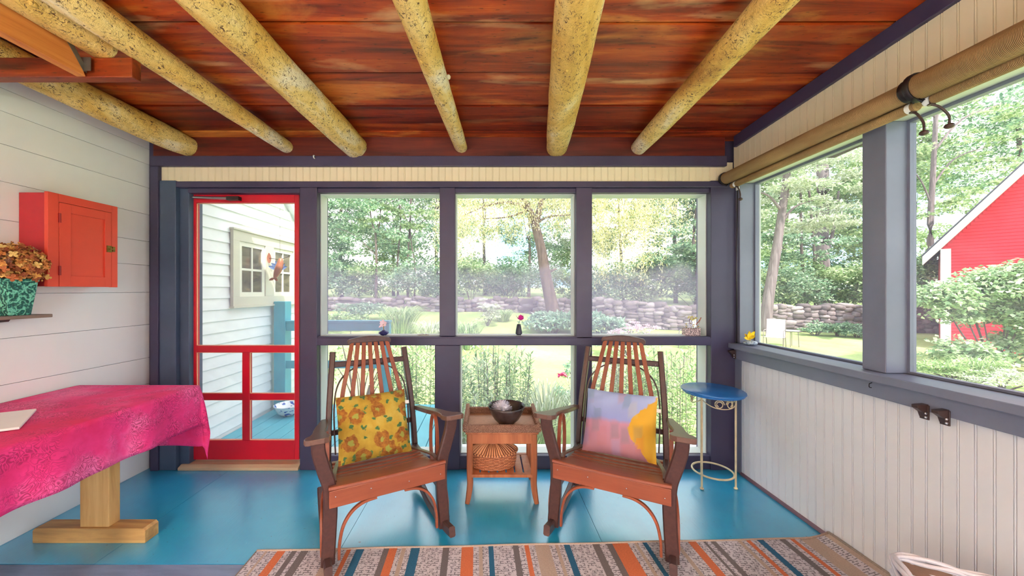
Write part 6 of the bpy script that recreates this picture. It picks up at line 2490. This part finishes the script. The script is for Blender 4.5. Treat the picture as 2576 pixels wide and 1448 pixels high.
lc = lawn_chair('white sling lawn chair next to the small round patio table', G3(1948, 12.3), math.radians(-46))
dup(lc, G3(1738, 12.0), math.radians(-60), 'white sling lawn chair half hidden behind the flower box on the sill')
t = thing('patio_table', 'small round glass-topped patio table on the lawn beside the white chair', 'table', G3(1990, 12.6))
mb = MB(); mb.lathe([(0.0, 0.555), (0.24, 0.555), (0.25, 0.565), (0.24, 0.575), (0.0, 0.575)], seg=32, cap0=False, cap1=False); mb.build('tabletop', paint('glass_white', lin(226, 234, 230), 0.02, 10, 0.15, 0), t, smooth='auto')
for k in range(4):
    a = PI / 4 + k * PI / 2
    mb = MB(); mb.tube([(0.19 * math.cos(a), 0.19 * math.sin(a), 0.555), (0.21 * math.cos(a), 0.21 * math.sin(a), 0.0)], 0.012, 6)
    mb.build('leg', paint('bronze_leg', lin(120, 108, 104), 0.05, 10, 0.4, 0) if k == 0 else bpy.data.materials['bronze_leg'], t)


# ------------------------------------------------------------------ added fill lamps, out of view, to brighten the porch
def fill_lamp(label, x, y, watts):
    t = thing('fill_lamp', label, 'fill lamp', (x, y, 0))
    mb = MB(); mb.lathe([(0.0, 0.0), (0.14, 0.0), (0.14, 0.02), (0.02, 0.035), (0.0, 0.035)], seg=28, cap0=False, cap1=False); mb.build('base', M['brownmetal'], t, smooth='auto')
    mb = MB(); mb.tube([(0, 0, 0.03), (0, 0, 1.40)], 0.011, 10); mb.build('pole', M['brownmetal'], t, smooth=True)
    mb = MB(); mb.lathe([(0.20, 1.36), (0.15, 1.62), (0.147, 1.62), (0.197, 1.36)], seg=32, cap0=False, cap1=False)
    sm, nt, b = new_mat('linen_shade')
    b.inputs['Base Color'].default_value = lin(240, 230, 210)
    b.inputs['Transmission Weight'].default_value = 0.0
    b.inputs['Roughness'].default_value = 0.9
    out = [n for n in nt.nodes if n.type == 'OUTPUT_MATERIAL'][0]
    tr = nt.nodes.new('ShaderNodeBsdfTranslucent'); tr.inputs['Color'].default_value = lin(255, 246, 232)
    mx = nt.nodes.new('ShaderNodeMixShader'); mx.inputs[0].default_value = 0.7
    nt.links.new(b.outputs[0], mx.inputs[1]); nt.links.new(tr.outputs[0], mx.inputs[2]); nt.links.new(mx.outputs[0], out.inputs['Surface'])
    mb.build('lamp_shade', sm, t, smooth='auto')
    ld = bpy.data.lights.new('fill_bulb', 'POINT')
    ld.energy = watts
    ld.color = (1.0, 0.965, 0.90)
    ld.shadow_soft_size = 0.12
    lo = bpy.data.objects.new('fill_bulb', ld)
    COL.objects.link(lo)
    lo.parent = t
    lo.location = (0, 0, 1.50)


fill_lamp('added fill lamp with a linen shade, out of view on the porch by the plank wall', -1.5, -0.9, 185)
fill_lamp('added fill lamp with a linen shade, out of view on the porch by the side windows', 1.2, -1.0, 150)
